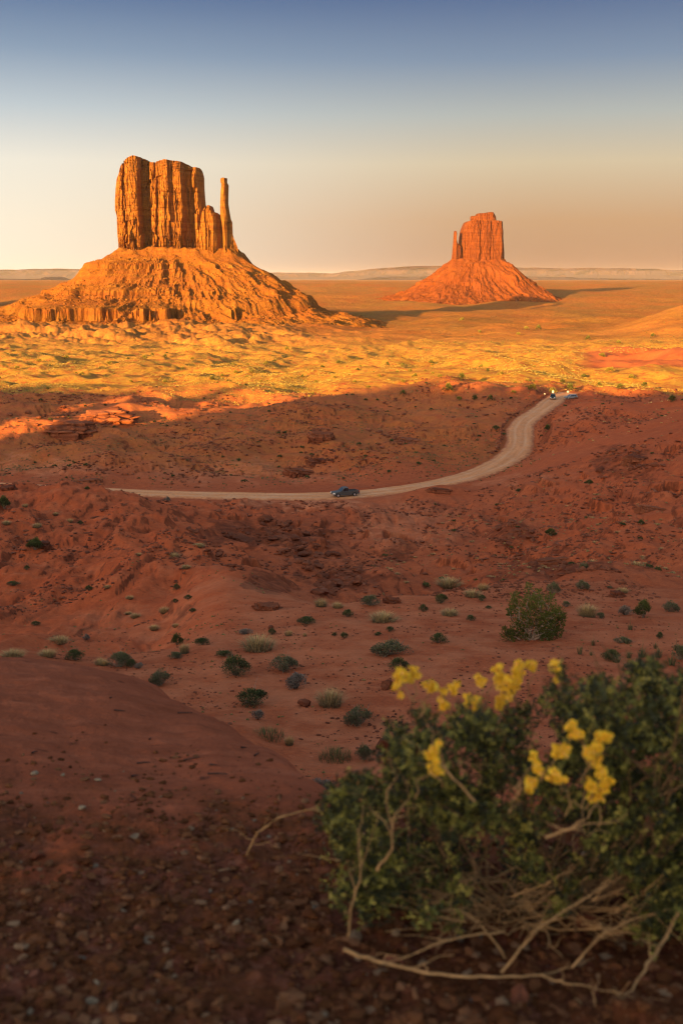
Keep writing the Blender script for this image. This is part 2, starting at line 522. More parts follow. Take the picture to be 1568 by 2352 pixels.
COLS = {
    -900: NEAR + C0 + FAR,
    0: NEAR + C0 + FAR,
    180: NEAR + [(4.3, 1765), (5.2, 1665), (6.2, 1582), (7.0, 1535), (7.7, 1522), (9.2, None, -3.95), (13, None, -5.9), (20, None, -8.7),
                 (28, None, -11.2), (34, 1516), (38, 1482), (44, 1438), (52, 1380), (64, 1300), (75, 1240), (88, 1182), (103, 1134), (115, 1110),
                 (130, None, -27), (160, None, -35), (190, None, -41), (208, None, -44.3), (224, None, -44.6), (240, 1096), (262, 1060), (280, 1030),
                 (300, 1000), (320, 975), (340, 955), (365, 930), (400, 908), (450, 888), (520, 868), (600, 852), (700, 838), (850, 822),
                 (1000, 810), (1200, 797), (1450, 780), (1700, 763), (1950, 748)] + FAR,
    330: NEAR + [(4.3, 1772), (5.2, 1680), (6.2, 1605), (6.8, 1573), (7.3, 1562), (8.8, None, -4.2), (12.5, None, -6.4), (19, None, -9.0),
                 (27, None, -11.5), (33, 1520), (38, 1482), (44, 1430), (52, 1362), (62, 1290), (73, 1228), (86, 1184), (98, 1158), (106, 1150),
                 (125, None, -28), (160, None, -36), (188, None, -41.5), (205, 1152), (218, 1130), (238, 1098), (262, 1060), (280, 1032),
                 (300, 1003), (320, 978), (345, 955), (375, 930), (400, 912), (430, 900), (470, 884), (530, 866), (620, 850), (720, 838), (850, 824),
                 (1000, 811), (1200, 798), (1450, 780), (1700, 763), (1950, 748)] + FAR,
    500: NEAR + [(4.2, 1783), (4.9, 1708), (5.6, 1662), (6.1, 1645), (7.4, None, -3.8), (10, None, -5.8), (14, None, -7.6), (19, None, -9.3),
                 (24, None, -10.7), (27.5, 1600), (32, 1515), (36, 1465), (42, 1405), (49, 1345), (56, 1298), (62, 1272), (80, 1254),
                 (100, 1226), (125, 1200), (150, 1182), (175, 1166), (203, 1151), (217, 1130), (235, 1106), (252, 1080), (275, 1045),
                 (300, 1008), (330, 975), (360, 948), (385, 925), (405, 905), (430, 893), (480, 878), (540, 864), (620, 849), (720, 836), (850, 822),
                 (1000, 809), (1250, 793), (1500, 777), (1700, 763), (1950, 750)] + FAR,
    650: NEAR + [(4.0, 1808), (4.5, 1762), (5.1, 1733), (6.3, None, -3.75), (9, None, -6.2), (13, None, -8.2), (18, None, -9.7),
                 (21.5, 1750), (24.5, 1672), (28, 1592), (33.5, 1497), (38, 1440), (43, 1395), (47, 1374), (58, 1348), (75, 1310), (95, 1270),
                 (122, 1230), (155, 1196), (182, 1170), (205, 1152), (216, 1134), (232, 1110), (250, 1085), (270, 1050),
                 (300, 1008), (330, 975), (360, 948), (385, 925), (405, 905), (430, 893), (480, 878), (540, 864), (620, 849), (720, 836), (850, 822),
                 (1000, 809), (1250, 793), (1550, 777), (1800, 765), (2050, 752)] + FAR,
    780: NEAR + [(3.9, 1845), (4.25, 1832), (5.1, None, -3.5), (7, None, -5.8), (10, None, -7.7), (14, None, -9.0),
                 (18, 1850), (20, 1797), (23.5, 1700), (27.5, 1602), (33, 1502), (37, 1450), (41.5, 1408), (44.5, 1386), (50, None, -16.7), (58, None, -19.2),
                 (67, 1345), (82, 1310), (108, 1260), (140, 1217), (165, 1191), (188, 1170), (207, 1152), (217, 1133), (225, 1120), (250, 1085), (270, 1052),
                 (300, 1006), (330, 972), (360, 942), (385, 918), (405, 903), (430, 892), (480, 878), (540, 863), (620, 847), (720, 834), (850, 820),
                 (1000, 808), (1250, 793), (1600, 777), (1850, 764), (2100, 752)] + FAR,
    900: NEAR + [(3.9, 1862), (4.8, None, -3.5), (7, None, -5.8), (10, None, -7.7), (14, None, -9.0),
                 (18, 1850), (20, 1797), (23.5, 1700), (27.5, 1602), (33, 1502), (37, 1450), (42, 1402), (46, 1370), (52, None, -17.6), (61, None, -20.6),
                 (72, 1348), (85, 1312), (110, 1257), (140, 1216), (165, 1190), (190, 1163), (212, 1136), (222, 1120), (235, 1102), (250, 1080), (270, 1050),
                 (300, 1003), (330, 968), (360, 936), (385, 908), (405, 892), (430, 884), (480, 872), (540, 859), (620, 844), (720, 831), (850, 818),
                 (1000, 806), (1250, 791), (1600, 775), (1900, 762), (2150, 750)] + FAR,
    1050: NEAR + [(3.9, 1862), (4.8, None, -3.5), (7, None, -5.8), (10, None, -7.7), (14, None, -9.0),
                  (18, 1850), (20, 1797), (23.5, 1700), (27.5, 1602), (33, 1502), (37, 1450), (42.5, 1400), (49, 1353), (56, None, -18.0), (66, None, -21.3),
                  (77, 1338), (92, 1302), (112, 1262), (140, 1219), (168, 1187), (198, 1150), (222, 1115), (240, 1088), (255, 1062), (275, 1035),
                  (300, 998), (330, 962), (360, 930), (385, 903), (405, 884), (430, 873), (480, 860), (540, 848), (620, 836), (720, 824), (850, 813),
                  (1000, 803), (1250, 789), (1600, 773), (1900, 760), (2150, 749)] + FAR,
    1200: NEAR + [(3.9, 1862), (4.8, None, -3.5), (7, None, -5.8), (10, None, -7.7), (14, None, -9.0),
                  (18, 1850), (20, 1797), (23.5, 1700), (27.5, 1602), (33, 1502), (37, 1450), (42.5, 1400), (50, 1345), (58, 1332), (70, 1315),
                  (85, 1285), (105, 1247), (130, 1203), (160, 1157), (190, 1115), (225, 1072), (255, 1040), (275, 1018),
                  (300, 985), (330, 952), (360, 925), (385, 902), (405, 887), (430, 873), (480, 858), (540, 845), (620, 832), (720, 822), (850, 812),
                  (1000, 802), (1250, 787), (1600, 770), (1900, 757), (2150, 747)] + FAR,
    1350: NEAR + [(3.9, 1862), (4.8, None, -3.5), (7, None, -5.8), (10, None, -7.7), (14, None, -9.0),
                  (18, 1850), (20, 1797), (23.5, 1700), (27.5, 1602), (33, 1502), (37, 1450), (42.5, 1400), (50, 1350), (58, 1320), (68, 1292),
                  (84, 1252), (108, 1202), (135, 1152), (165, 1102), (200, 1052), (240, 1000), (285, 960),
                  (330, 931), (352, 918), (375, 909), (405, 900), (440, 888), (480, 877), (560, 858), (640, 842), (760, 825), (900, 809),
                  (1100, 794), (1400, 777), (1700, 762), (2000, 750)] + FAR,
    1568: NEAR + [(3.9, 1862), (4.8, None, -3.5), (7, None, -5.8), (10, None, -7.7), (14, None, -9.0),
                  (18, 1850), (20, 1797), (23.5, 1700), (27.5, 1602), (33, 1502), (37, 1450), (43, 1400), (50, 1360), (60, 1310), (72, 1262),
                  (90, 1202), (112, 1142), (140, 1082), (175, 1022), (215, 970), (250, 942), (275, 928), (320, None, -41), (370, None, -45),
                  (400, 912), (450, 895), (500, 868), (545, 842), (600, 818), (640, 811), (750, None, -56), (900, 805), (1100, 790),
                  (1300, 768), (1500, 730), (1650, 703), (1760, 692), (2000, None, -60), (2500, None, -92), (3400, 708), (3920, 697), (4600, 681), (5880, 660), (9380, 650), (23000, 644), (62000, 641)],
    1900: NEAR + [(3.9, 1862), (4.8, None, -3.5), (7, None, -5.8), (10, None, -7.7), (14, None, -9.0),
                  (18, 1850), (20, 1797), (23.5, 1700), (27.5, 1602), (33, 1502), (37, 1450), (43, 1400), (50, 1350), (60, 1290), (72, 1230),
                  (90, 1160), (112, 1090), (140, 1030), (175, 970), (215, 925), (250, 905), (275, 895), (320, None, -40), (370, None, -45),
                  (400, 905), (450, 890), (500, 866), (545, 840), (600, 816), (640, 809), (750, None, -56), (900, 800), (1100, 780),
                  (1300, 745), (1500, 700), (1650, 670), (1760, 660), (2000, None, -50), (2500, None, -85), (3400, 708), (3920, 697), (4600, 681), (5880, 660), (9380, 650), (23000, 644), (62000, 641)],
}
# the road's centre line (picture column, row, distance)
ROAD_PX = [(-60, 1112, 226), (60, 1118, 222), (180, 1124, 219.5), (300, 1130, 216.5), (420, 1135, 214.5), (560, 1138, 213), (700, 1140, 212), (800, 1138, 213),
           (900, 1126, 218), (980, 1114, 224), (1060, 1099, 231.5), (1120, 1078, 242), (1170, 1053, 255.5), (1192, 1030, 269), (1196, 1005, 283), (1192, 985, 297),
           (1204, 965, 312.5), (1235, 945, 330), (1262, 926, 349), (1276, 913, 363), (1290, 904, 377), (1316, 899, 384)]

YG = np.concatenate([np.geomspace(0.6, 4.0, 190)[:-1], np.geomspace(4.0, 60, 360)[:-1], np.geomspace(60, 600, 470)[:-1], np.geomspace(600, 4500, 300)[:-1],
                     np.geomspace(4500, 62000, 60)])
LYG = np.log(YG)
SG = np.concatenate([-np.geomspace(9, 0.44, 22)[:-1], np.linspace(-0.43, 0.43, 900), np.geomspace(0.44, 9, 22)[1:]])


def smooth3(a, n):
    for _ in range(n):
        p = np.concatenate([a[:1], a, a[-1:]])
        a = 0.25 * p[:-2] + 0.5 * p[1:-1] + 0.25 * p[2:]
    return a


def base_grid():
    sk, cols = [], []
    for nom in sorted(COLS):
        pts = COLS[nom]
        ly = [math.log(p[0]) for p in pts]
        t = [float(tprime(p[1])) if p[1] is not None else -p[2] / p[0] for p in pts]
        sk.append((nom - 784.0) / (F * CP))
        cols.append(smooth3(pchip(ly, t, LYG), 5))
    sk, T = np.array(sk), np.array(cols)
    out = np.empty((len(YG), len(SG)))
    for j in range(len(YG)):
        out[j] = pchip(sk, T[:, j], SG)
    # soften the creases between columns
    k = 22
    mid = slice(21, 21 + 900)
    pad = np.pad(out[:, mid], ((0, 0), (k, k)), mode='edge')
    cs = np.cumsum(np.pad(pad, ((0, 0), (1, 0))), axis=1)
    sm = (cs[:, 2 * k + 1:] - cs[:, :-2 * k - 1]) / (2 * k + 1)
    near = sstep(math.log(3), math.log(12), LYG)[:, None]
    out[:, mid] = out[:, mid] * (1 - near) + sm * near
    return -out * YG[:, None]


def road_curve():
    P = np.array([[float(sval(a, b)) * Y, Y] for a, b, Y in ROAD_PX])
    Z = np.array([-float(tprime(b)) * Y for a, b, Y in ROAD_PX])
    d = np.concatenate([[0], np.cumsum(np.hypot(*np.diff(P, axis=0).T))])
    n = int(d[-1] / 0.8)
    u = np.linspace(0, d[-1], n)
    x, y, z = np.interp(u, d, P[:, 0]), np.interp(u, d, P[:, 1]), np.interp(u, d, Z)
    return np.stack([smooth3(x, 120), smooth3(y, 120), smooth3(z, 400)], 1)


ROAD = road_curve()
ROAD_W = 3.9


def road_dist(x, y):
    """Distance to the road's centre line and the road's height there (only where it is near)."""
    d = np.full(x.shape, 1e9)
    z = np.zeros(x.shape)
    box = (x > ROAD[:, 0].min() - 30) & (x < ROAD[:, 0].max() + 30) & (y > ROAD[:, 1].min() - 30) & (y < ROAD[:, 1].max() + 30)
    bx, by = x[box], y[box]
    bd = np.full(bx.shape, 1e9)
    bz = np.zeros(bx.shape)
    for p in ROAD[::3]:
        q = (bx - p[0]) ** 2 + (by - p[1]) ** 2
        near = q < bd
        bd = np.where(near, q, bd)
        bz = np.where(near, p[2], bz)
    d[box] = np.sqrt(bd)
    z[box] = bz
    return d, z


def build_heights():
    Z = base_grid()
    Y = YG[:, None] * np.ones_like(SG)[None, :]
    X = np.clip(YG[:, None] * SG[None, :], -44000 + 20 * SG[None, :], 44000 + 20 * SG[None, :])
    S = np.ones_like(YG)[:, None] * SG[None, :]
    PX = 784 + S * F * CP
    mound = sstep(3.5, 4.4, Y) * (1 - sstep(7.6, 9.5, Y)) * sstep(830, 760, PX)
    rough = np.ones_like(Y)
    rough *= 1 - 0.75 * mound
    rough *= 1 - 0.45 * sstep(15, 18, Y) * (1 - sstep(44, 50, Y))
    rough *= 1 - 0.30 * sstep(2300, 3000, Y)
    n = np.zeros_like(Y)
    lam = 640.0
    k = 0
    while lam > 0.02:
        w = sstep(0.012, 0.028, lam / Y) * (1 - sstep(0.12, 0.30, lam / Y))
        rows = np.where(w.max(1) > 0.01)[0]
        if len(rows):
            a, bb = rows[0], rows[-1] + 1
            xx, yy = X[a:bb], Y[a:bb]
            q = noise(xx / lam, yy / lam, 40 + k)
            if k % 2:
                q = 0.6 * q - 0.8 * np.abs(noise(xx / lam + 9.1, yy / lam, 90 + k)) + 0.3
            n[a:bb] += w[a:bb] * q * lam * 0.042
        lam *= 0.5
        k += 1
    Z += n * rough
    # badlands at the foot of the near butte, dunes and low ridges in the middle distance
    bad = sstep(1100, 1350, Y) * (1 - sstep(1900, 2150, Y)) * (1 - 0.75 * sstep(-0.10, 0.02, S)) * (1 - sstep(0.10, 0.20, S))
    Z += bad * (8.5 * ridged(X / 150 + 0.4 * noise(X / 60, Y / 60, 4), Y / 110, 5, 4) - 4 + 3.0 * (0.5 - ridged(X / 34 + Y / 80, Y / 60, 6, 4)))
    mid = sstep(420, 520, Y) * (1 - sstep(1000, 1300, Y))
    Z += mid * (3.6 * fbm(X / 70, Y / 90, 8, 4) + 2.2 * ridged(X / 45, Y / 60, 3, 3))
    mid2 = sstep(225, 260, Y) * (1 - sstep(400, 480, Y))
    Z += mid2 * (1.6 * fbm(X / 26, Y / 30, 18, 4) + 1.3 * ridged(X / 38, Y / 34, 13, 3))
    # the slope of loose rock and its gullies between the bench and the road
    hill = sstep(48, 60, Y) * (1 - sstep(190, 205, Y))
    Z += hill * (0.75 * (0.6 - ridged(X / 8, Y / 20, 23, 4)) + 0.9 * fbm(X / 14, Y / 17, 27, 3))
    red = sstep(34, 40, Y) * (1 - sstep(105, 120, Y)) * sstep(520, 330, PX)
    Z += red * 0.42 * (-0.5 - ridged(X / 5 + 0.3 * noise(X / 4, Y / 6, 28), Y / 16, 29, 4))
    gnear = (1 - sstep(3.4, 4.0, Y)) * sstep(1.2, 1.6, Y)
    Z += gnear * (0.016 * fbm(X * 8, Y * 7, 75, 3, 0.6) + 0.012 * np.maximum(cells(X * 14, Y * 12, 76)[0], 0))
    # wind ripples on the near mound
    Z += mound * (0.014 * noise(X * 3 + Y * 1.2, Y * 1.5 - X * 0.4, 71) - 0.022 * ridged(X * 1.1 + Y * 0.5, Y * 0.55 - X * .2, 72, 4) + 0.008 * fbm(X * 7, Y * 7, 73, 3))
    # harder beds that weather into low ledges, here and there
    led = np.maximum(sstep(56, 64, Y) * (1 - sstep(185, 200, Y)) * sstep(420, 560, PX), sstep(232, 245, Y) * (1 - sstep(370, 410, Y)) * 0.9)
    msk = led * sstep(-0.15, 0.35, fbm(X / 34, Y / 40, 33, 4, 0.6)) * 0.9
    st = np.where(Y < 215, 1.5, 1.3)
    zz = (Z + 0.9 * fbm(X / 16, Y / 20, 34, 4, 0.6) + 0.35 * fbm(X / 3.5, Y / 5, 35, 3)) / st
    fr = zz - np.floor(zz)
    Z += msk * st * (sstep(0.72, 0.98, fr) - fr)
    Z += 2.6 * np.exp(-((X - 20.5) / 6.0) ** 2 - ((Y - 206) / 4.5) ** 2)
    d, rz = road_dist(X, Y)
    w = 1 - sstep(ROAD_W + 0.8, ROAD_W + 5.0, d)
    Z = Z * (1 - w) + (rz - 0.22) * w
    upper = sstep(258, 275, Y)
    berm = np.exp(-((d - ROAD_W - 1.3) / 0.7) ** 2) * (0.35 + 0.35 * upper) * (0.7 + 0.5 * noise(X / 3, Y / 3, 55))
    Z += berm * (Y < 372)
    return X, Y, S, PX, Z, d, mound


GX, GY, GS, GPX, GZ, GD, GMOUND = build_heights()


def height(x, y):
    """Height of the ground sheet at world points in front of the camera."""
    x, y = np.asarray(x, float), np.asarray(y, float)
    fi = np.interp(np.log(y), LYG, np.arange(len(YG)))
    fj = np.interp(x / y, SG, np.arange(len(SG)))
    i = np.clip(fi.astype(int), 0, len(YG) - 2)
    j = np.clip(fj.astype(int), 0, len(SG) - 2)
    a, b = fi - i, fj - j
    return (GZ[i, j] * (1 - a) * (1 - b) + GZ[i + 1, j] * a * (1 - b) + GZ[i, j + 1] * (1 - a) * b + GZ[i + 1, j + 1] * a * b)


_YS = np.geomspace(0.8, 20000, 6000)


def hit(px, py, ymin=0.8, ymax=20000):
    """First ground point on the line of sight through a place of the picture."""
    s, t = float(sval(px, py)), float(tprime(py))
    ys = _YS[(_YS >= ymin) & (_YS <= ymax)]
    g = height(s * ys, ys) + t * ys
    k = np.argmax(g >= 0)
    if g[k] < 0:
        k = len(ys) - 1
    y = ys[k]
    return Vector((s * y, y, float(height(s * y, y))))


def build_ground():
    n, m = GX.shape
    V = np.stack([GX, GY, GZ], -1).reshape(-1, 3)
    faces = grid_faces(n, m)
    # land behind the camera
    bx = np.concatenate([-np.geomspace(3000, 1, 40), [0], np.geomspace(1, 3000, 40)])
    by = np.concatenate([[YG[0]], YG[0] - np.geomspace(0.5, 3000, 40)])
    BX, BY = np.meshgrid(bx, by)
    r = np.hypot(BX, BY)
    BZ = -1.27 - 0.10 * np.minimum(r, 250) + 0.4 * noise(BX / 15, BY / 15, 3) * sstep(3, 30, r)
    BZ[0] = np.minimum(BZ[0], np.interp(BX[0] / YG[0], SG, GZ[0]) - 0.02)
    V2 = np.stack([BX, BY, BZ], -1).reshape(-1, 3)
    f2 = grid_faces(*BX.shape)[:, ::-1] + len(V)
    o = mesh_obj('ground', np.concatenate([V, V2]), np.concatenate([faces, f2]), M['ground'])
    o['kind'] = 'structure'
    # zones
    gr = sstep(4.35, 3.0, GY + 0.75 * fbm(GX * 1.6, GY * 1.6, 12, 5, 0.65))
    veg = np.clip(sstep(370, 430, GY) * (1 - 0.35 * sstep(1050, 1500, GY) * (1 - sstep(2000, 2300, GY))) * (1 - 0.35 * sstep(3000, 6000, GY)), 0, 1)
    veg = veg * (1 - 0.9 * sstep(1290, 1350, GPX) * sstep(500, 530, GY) * (1 - sstep(700, 760, GY)))
    veg = np.maximum(veg, 0.16 * sstep(235, 260, GY) * sstep(1350, 1000, GPX))
    clay = np.clip(sstep(34, 42, GY) * (1 - sstep(180, 215, GY)) * sstep(640, 480, GPX) + 0.6 * sstep(60, 85, GY) * (1 - sstep(330, 380, GY)) * sstep(1150, 1350, GPX), 0, 1) * 0.75
    colr = np.zeros((len(V) + len(V2), 4), np.float32)
    colr[:, 3] = 1
    colr[:len(V), 0] = gr.ravel()
    colr[:len(V), 1] = veg.ravel()
    colr[:len(V), 2] = clay.ravel()
    colr[len(V):, 0] = 0.6
    at_ = o.data.color_attributes.new('zone', 'FLOAT_COLOR', 'POINT')
    at_.data.foreach_set('color', colr.ravel())
    plain = sstep(850, 2300, GY + 330 * fbm(GX / 160, GY / 260, 19, 5, 0.65))
    pv_ = np.zeros(len(V) + len(V2), np.float32)
    pv_[:len(V)] = plain.ravel()
    o.data.attributes.new('plain', 'FLOAT', 'POINT').data.foreach_set('value', pv_)
    PXg, PYg = to_px(GX, GY, GZ)

    WXg = PXg + 55 * fbm(PXg / 90, PYg / 45, 81, 4, 0.6)
    WYg = PYg + 22 * fbm(PXg / 70 + 9, PYg / 35, 82, 4, 0.6)

    def blobs(lst):
        out = np.zeros_like(GY)
        for bx, by, rx, ry, y0, y1, a in lst:
            q = ((WXg - bx) / rx) ** 2 + ((WYg - by) / ry) ** 2
            out = np.maximum(out, a * (1 - sstep(0.1, 1.5, q)) * ((GY > y0) & (GY < y1)))
        return out
    scree_shade = blobs([(862, 1215, 3.5, 34, 120, 200, .6), (858, 1185, 3, 22, 120, 200, .35), (908, 1218, 3.5, 30, 120, 200, .6), (700, 1255, 130, 75, 55, 190, .8), (560, 1225, 120, 45, 60, 190, .9), (800, 1330, 110, 36, 55, 120, 1), (640, 1340, 80, 40, 48, 100, .9), (470, 1195, 70, 26, 70, 190, .7), (900, 1270, 70, 40, 80, 150, .8),
                   (1290, 1315, 190, 40, 55, 110, 1), (1180, 1230, 90, 40, 80, 150, .8), (1440, 1065, 120, 55, 110, 260, .8), (1520, 1170, 110, 90, 80, 180, .45), (1470, 1240, 160, 70, 60, 110, .5), (690, 1075, 110, 30, 226, 290, .5), (900, 1015, 80, 34, 230, 330, .5),
                   (740, 1000, 60, 20, 260, 340, .8), (1080, 1010, 60, 30, 230, 330, .4), (1010, 1125, 60, 20, 150, 216, .6), (60, 1260, 70, 30, 60, 110, .5), (620, 1395, 40, 30, 40, 60, .5), (250, 985, 160, 30, 280, 380, .4)])
    crust = blobs([(872, 1206, 7, 44, 120, 200, .6), (894, 1214, 9, 36, 120, 200, .5), (930, 1200, 120, 60, 110, 200, .35), (700, 1155, 200, 12, 185, 212, .7), (100, 1072, 140, 24, 226, 290, .5), (1330, 965, 60, 22, 270, 340, .35), (430, 1300, 60, 40, 40, 80, .25), (300, 1110, 60, 16, 80, 116, .35),
                   (1150, 1100, 120, 14, 180, 226, .4), (560, 1085, 240, 24, 226, 280, .35), (1000, 1350, 120, 14, 40, 50, .3), (950, 1560, 900, 330, 17, 52, .36)])
    gy_, gx_ = np.gradient(GZ, axis=0) / np.gradient(GY, axis=0), np.gradient(GZ, axis=1) / np.maximum(np.abs(np.gradient(GX, axis=1)), 1e-6)
    steep = sstep(0.42, 0.95, np.hypot(gx_ * 1.2, gy_ + 0.12))
    scree_shade = np.maximum(scree_shade, 0.85 * steep * sstep(30, 45, GY) * (1 - sstep(380, 430, GY)) * (GD > ROAD_W + 1))  # steep banks and gullies get the dark rubble colour as painted-in shade
    slick = np.maximum(GMOUND, sstep(3.2, 3.5, GY) * (GY < 4.5) * sstep(860, 800, GPX)) * sstep(3.3, 4.0, GY + 0.6 * fbm(GX * 1.6, GY * 1.6, 12, 5, 0.65))
    cv = np.zeros_like(colr)
    cv[:, 3] = 1
    cv[:len(V), 0], cv[:len(V), 1], cv[:len(V), 2] = scree_shade.ravel(), crust.ravel(), slick.ravel()
    o.data.color_attributes.new('cover', 'FLOAT_COLOR', 'POINT').data.foreach_set('color', cv.ravel())
    return o


GROUND = build_ground()


def build_road():
    t = np.gradient(ROAD[:, :2], axis=0)
    t /= np.linalg.norm(t, axis=1)[:, None]
    nrm = np.stack([-t[:, 1], t[:, 0]], 1)
    offs = np.linspace(-1, 1, 15)
    rows = []
    for i in range(len(ROAD)):
        w = ROAD_W + 0.45 * noise(i * 0.05, 0.3, 4) + 0.30 * noise(i * 0.3, 3.3, 4)
        x = ROAD[i, 0] + nrm[i, 0] * offs * w
        y = ROAD[i, 1] + nrm[i, 1] * offs * w
        rut = 0.04 * np.cos(offs * 9.4) * (np.abs(offs) < 0.8) - 0.20 * (np.abs(offs) ** 8)
        z = ROAD[i, 2] + rut + 0.03 * noise(x / 1.5, y / 1.5, 9)
        rows.append(np.stack([x, y, z], 1))
    V = np.array(rows)
    m, nt, b = new_mat('packed_dirt', 0.9, 0.1)
    P = ncoord(nt, 'Position')
    a = nattr(nt, 'across').outputs['Fac']
    al = nattr(nt, 'lane').outputs['Vector']
    wav = nt.nodes.new('ShaderNodeTexNoise')
    wav.inputs['Scale'].default_value = 1.0
    wav.inputs['Detail'].default_value = 5
    nt.links.new(nscale(nt, al, (3.2, 0.06, 1)), wav.inputs['Vector'])
    c = nramp(nt, wav.outputs['Fac'], [(0.35, (0.64, 0.235, 0.085)), (0.65, (0.78, 0.315, 0.12))])
    big = nnoise(nt, P, 0.3, 6, 0.65)
    c = nmix(nt, nramp(nt, big, [(0.5, 0.0), (0.72, 0.8)]), c, (0.68, 0.34, 0.17))
    c = nmix(nt, nramp(nt, nnoise(nt, P, 1.6, 5, 0.7), [(0.3, 0.6), (0.5, 0.0)]), c, (0.33, 0.125, 0.065))
    nt.links.new(c, b.inputs['Base Color'])
    sx = nt.nodes.new('ShaderNodeSeparateXYZ')
    nt.links.new(al, sx.inputs[0])
    ab = nmath(nt, 'ABSOLUTE', sx.outputs['X'])
    edge = nmath(nt, 'ADD', ab, nmath(nt, 'MULTIPLY', nmath(nt, 'SUBTRACT', nnoise(nt, P, 0.7, 6, 0.7), 0.5), 0.9))
    c = nmix(nt, nramp(nt, edge, [(0.72, 0.0), (0.98, 0.9)]), c, (0.40, 0.115, 0.045))
    rut = nramp(nt, ab, [(0.22, 0.0), (0.33, 1.0), (0.40, 1.0), (0.52, 0.0)])
    c = nmix(nt, nmath(nt, 'MULTIPLY', rut, nramp(nt, nnoise(nt, nscale(nt, al, (2.0, 0.08, 1)), 1.0, 4), [(0.35, 0.15), (0.65, 0.65)])), c, (0.74, 0.38, 0.19))
    nt.links.new(c, b.inputs['Base Color'])
    nt.links.new(nbump(nt, nnoise(nt, P, 5, 5, 0.7), 0.4, 0.06), b.inputs['Normal'])
    o = mesh_obj('road', V.reshape(-1, 3), grid_faces(len(ROAD), 15), m)
    la = o.data.attributes.new('lane', 'FLOAT_VECTOR', 'POINT')
    lv = np.zeros((len(ROAD), 15, 3), np.float32)
    lv[:, :, 0] = offs[None, :]
    lv[:, :, 1] = (np.arange(len(ROAD)) * 0.8)[:, None]
    la.data.foreach_set('vector', lv.ravel())
    o['kind'] = 'structure'


build_road()


# ------------------------------------------------------------------ land out of the picture that throws the evening shade
LH = np.array([-math.sin(SUN_AZ), -math.cos(SUN_AZ)])     # the light's heading over the ground
PH = np.array([LH[1], -LH[0]])
TE = math.tan(SUN_EL)


def build_shade_ridge():
    tgt = [(-150, 1012), (0, 1010), (60, 998), (115, 980), (165, 945), (215, 902), (330, 896), (440, 905), (490, 895), (560, 890), (700, 893), (780, 905), (860, 896), (940, 884), (1000, 882), (1080, 900),
           (1160, 905), (1240, 903), (1320, 880), (1420, 884), (1500, 898), (1568, 902), (1700, 905)]
    cc, hh = [], []
    A0 = -260.0
    for px, py in tgt:
        p = hit(px, py, ymin=225)
        a = p.x * LH[0] + p.y * LH[1]
        c = p.x * PH[0] + p.y * PH[1]
        cc.append(c)
        hh.append(p.z + (a - A0) * TE)
    o = np.argsort(cc)
    cc, hh = np.array(cc)[o], np.array(hh)[o]
    c = np.linspace(-440, 420, 430)
    h = np.interp(c, cc, hh)
    h = h + 3.2 * fbm(c / 20, c * 0, 77, 4, 0.6)
    rows = []
    for da, k in ((-420, -0.6), (-260, 0.55), (-120, 0.93), (-40, 0.985), (0, 1.0), (14, 0.93), (40, 0.60), (90, 0.25), (150, -0.3)):
        a = A0 + da * np.ones_like(c) + (6 * noise(c / 20, da, 5) if da > 0 else 0)
        z = -45 + (h + 45) * k + (2.5 * noise(c / 25, a / 25, 6) if k < 0.9 else 0)
        rows.append(np.stack([a * LH[0] + c * PH[0], a * LH[1] + c * PH[1], z], 1))
    V = np.array(rows)
    ob = mesh_obj('hills', V.reshape(-1, 3), grid_faces(len(rows), len(c)), M['cliff'])
    ob['kind'] = 'structure'


build_shade_ridge()


def stone_mesh(name, seed, flat=1.0, sub=2, cuts=9):
    """A weathered block: a ball cut by random planes, then roughened."""
    r = np.random.default_rng(seed)
    bm = bmesh.new()
    bmesh.ops.create_icosphere(bm, subdivisions=sub, radius=1.0)
    v = np.array([q.co[:] for q in bm.verts])
    for _ in range(cuts):
        n = r.normal(size=3)
        n /= np.linalg.norm(n)
        d = 0.45 + 0.35 * r.random()
        t = v @ n
        v = v - np.outer(np.maximum(t - d, 0), n)
    v *= np.array([1.0 + 0.4 * r.random(), 0.8 + 0.3 * r.random(), 0.75 * flat])
    v += 0.05 * r.normal(size=v.shape)
    for q, c in zip(bm.verts, v):
        q.co = c
    me = bpy.data.meshes.new(name)
    bm.to_mesh(me)
    bm.free()
    me.materials.append(M['stone'])
    return me


BLOCK = [np.array([v.co[:] for v in stone_mesh('block', 160 + i, 0.9, 1, 8).vertices]) for i in range(6)]
BLOCK_F = np.array([p.vertices[:] for p in stone_mesh('block', 160, 0.9, 1, 8).polygons])


# ------------------------------------------------------------------ buttes
def zx_to_disp(zx, zy, x0, y0, k):
    return (x0 + zx / k) * 0.57415, (y0 + zy / k) * 0.57415


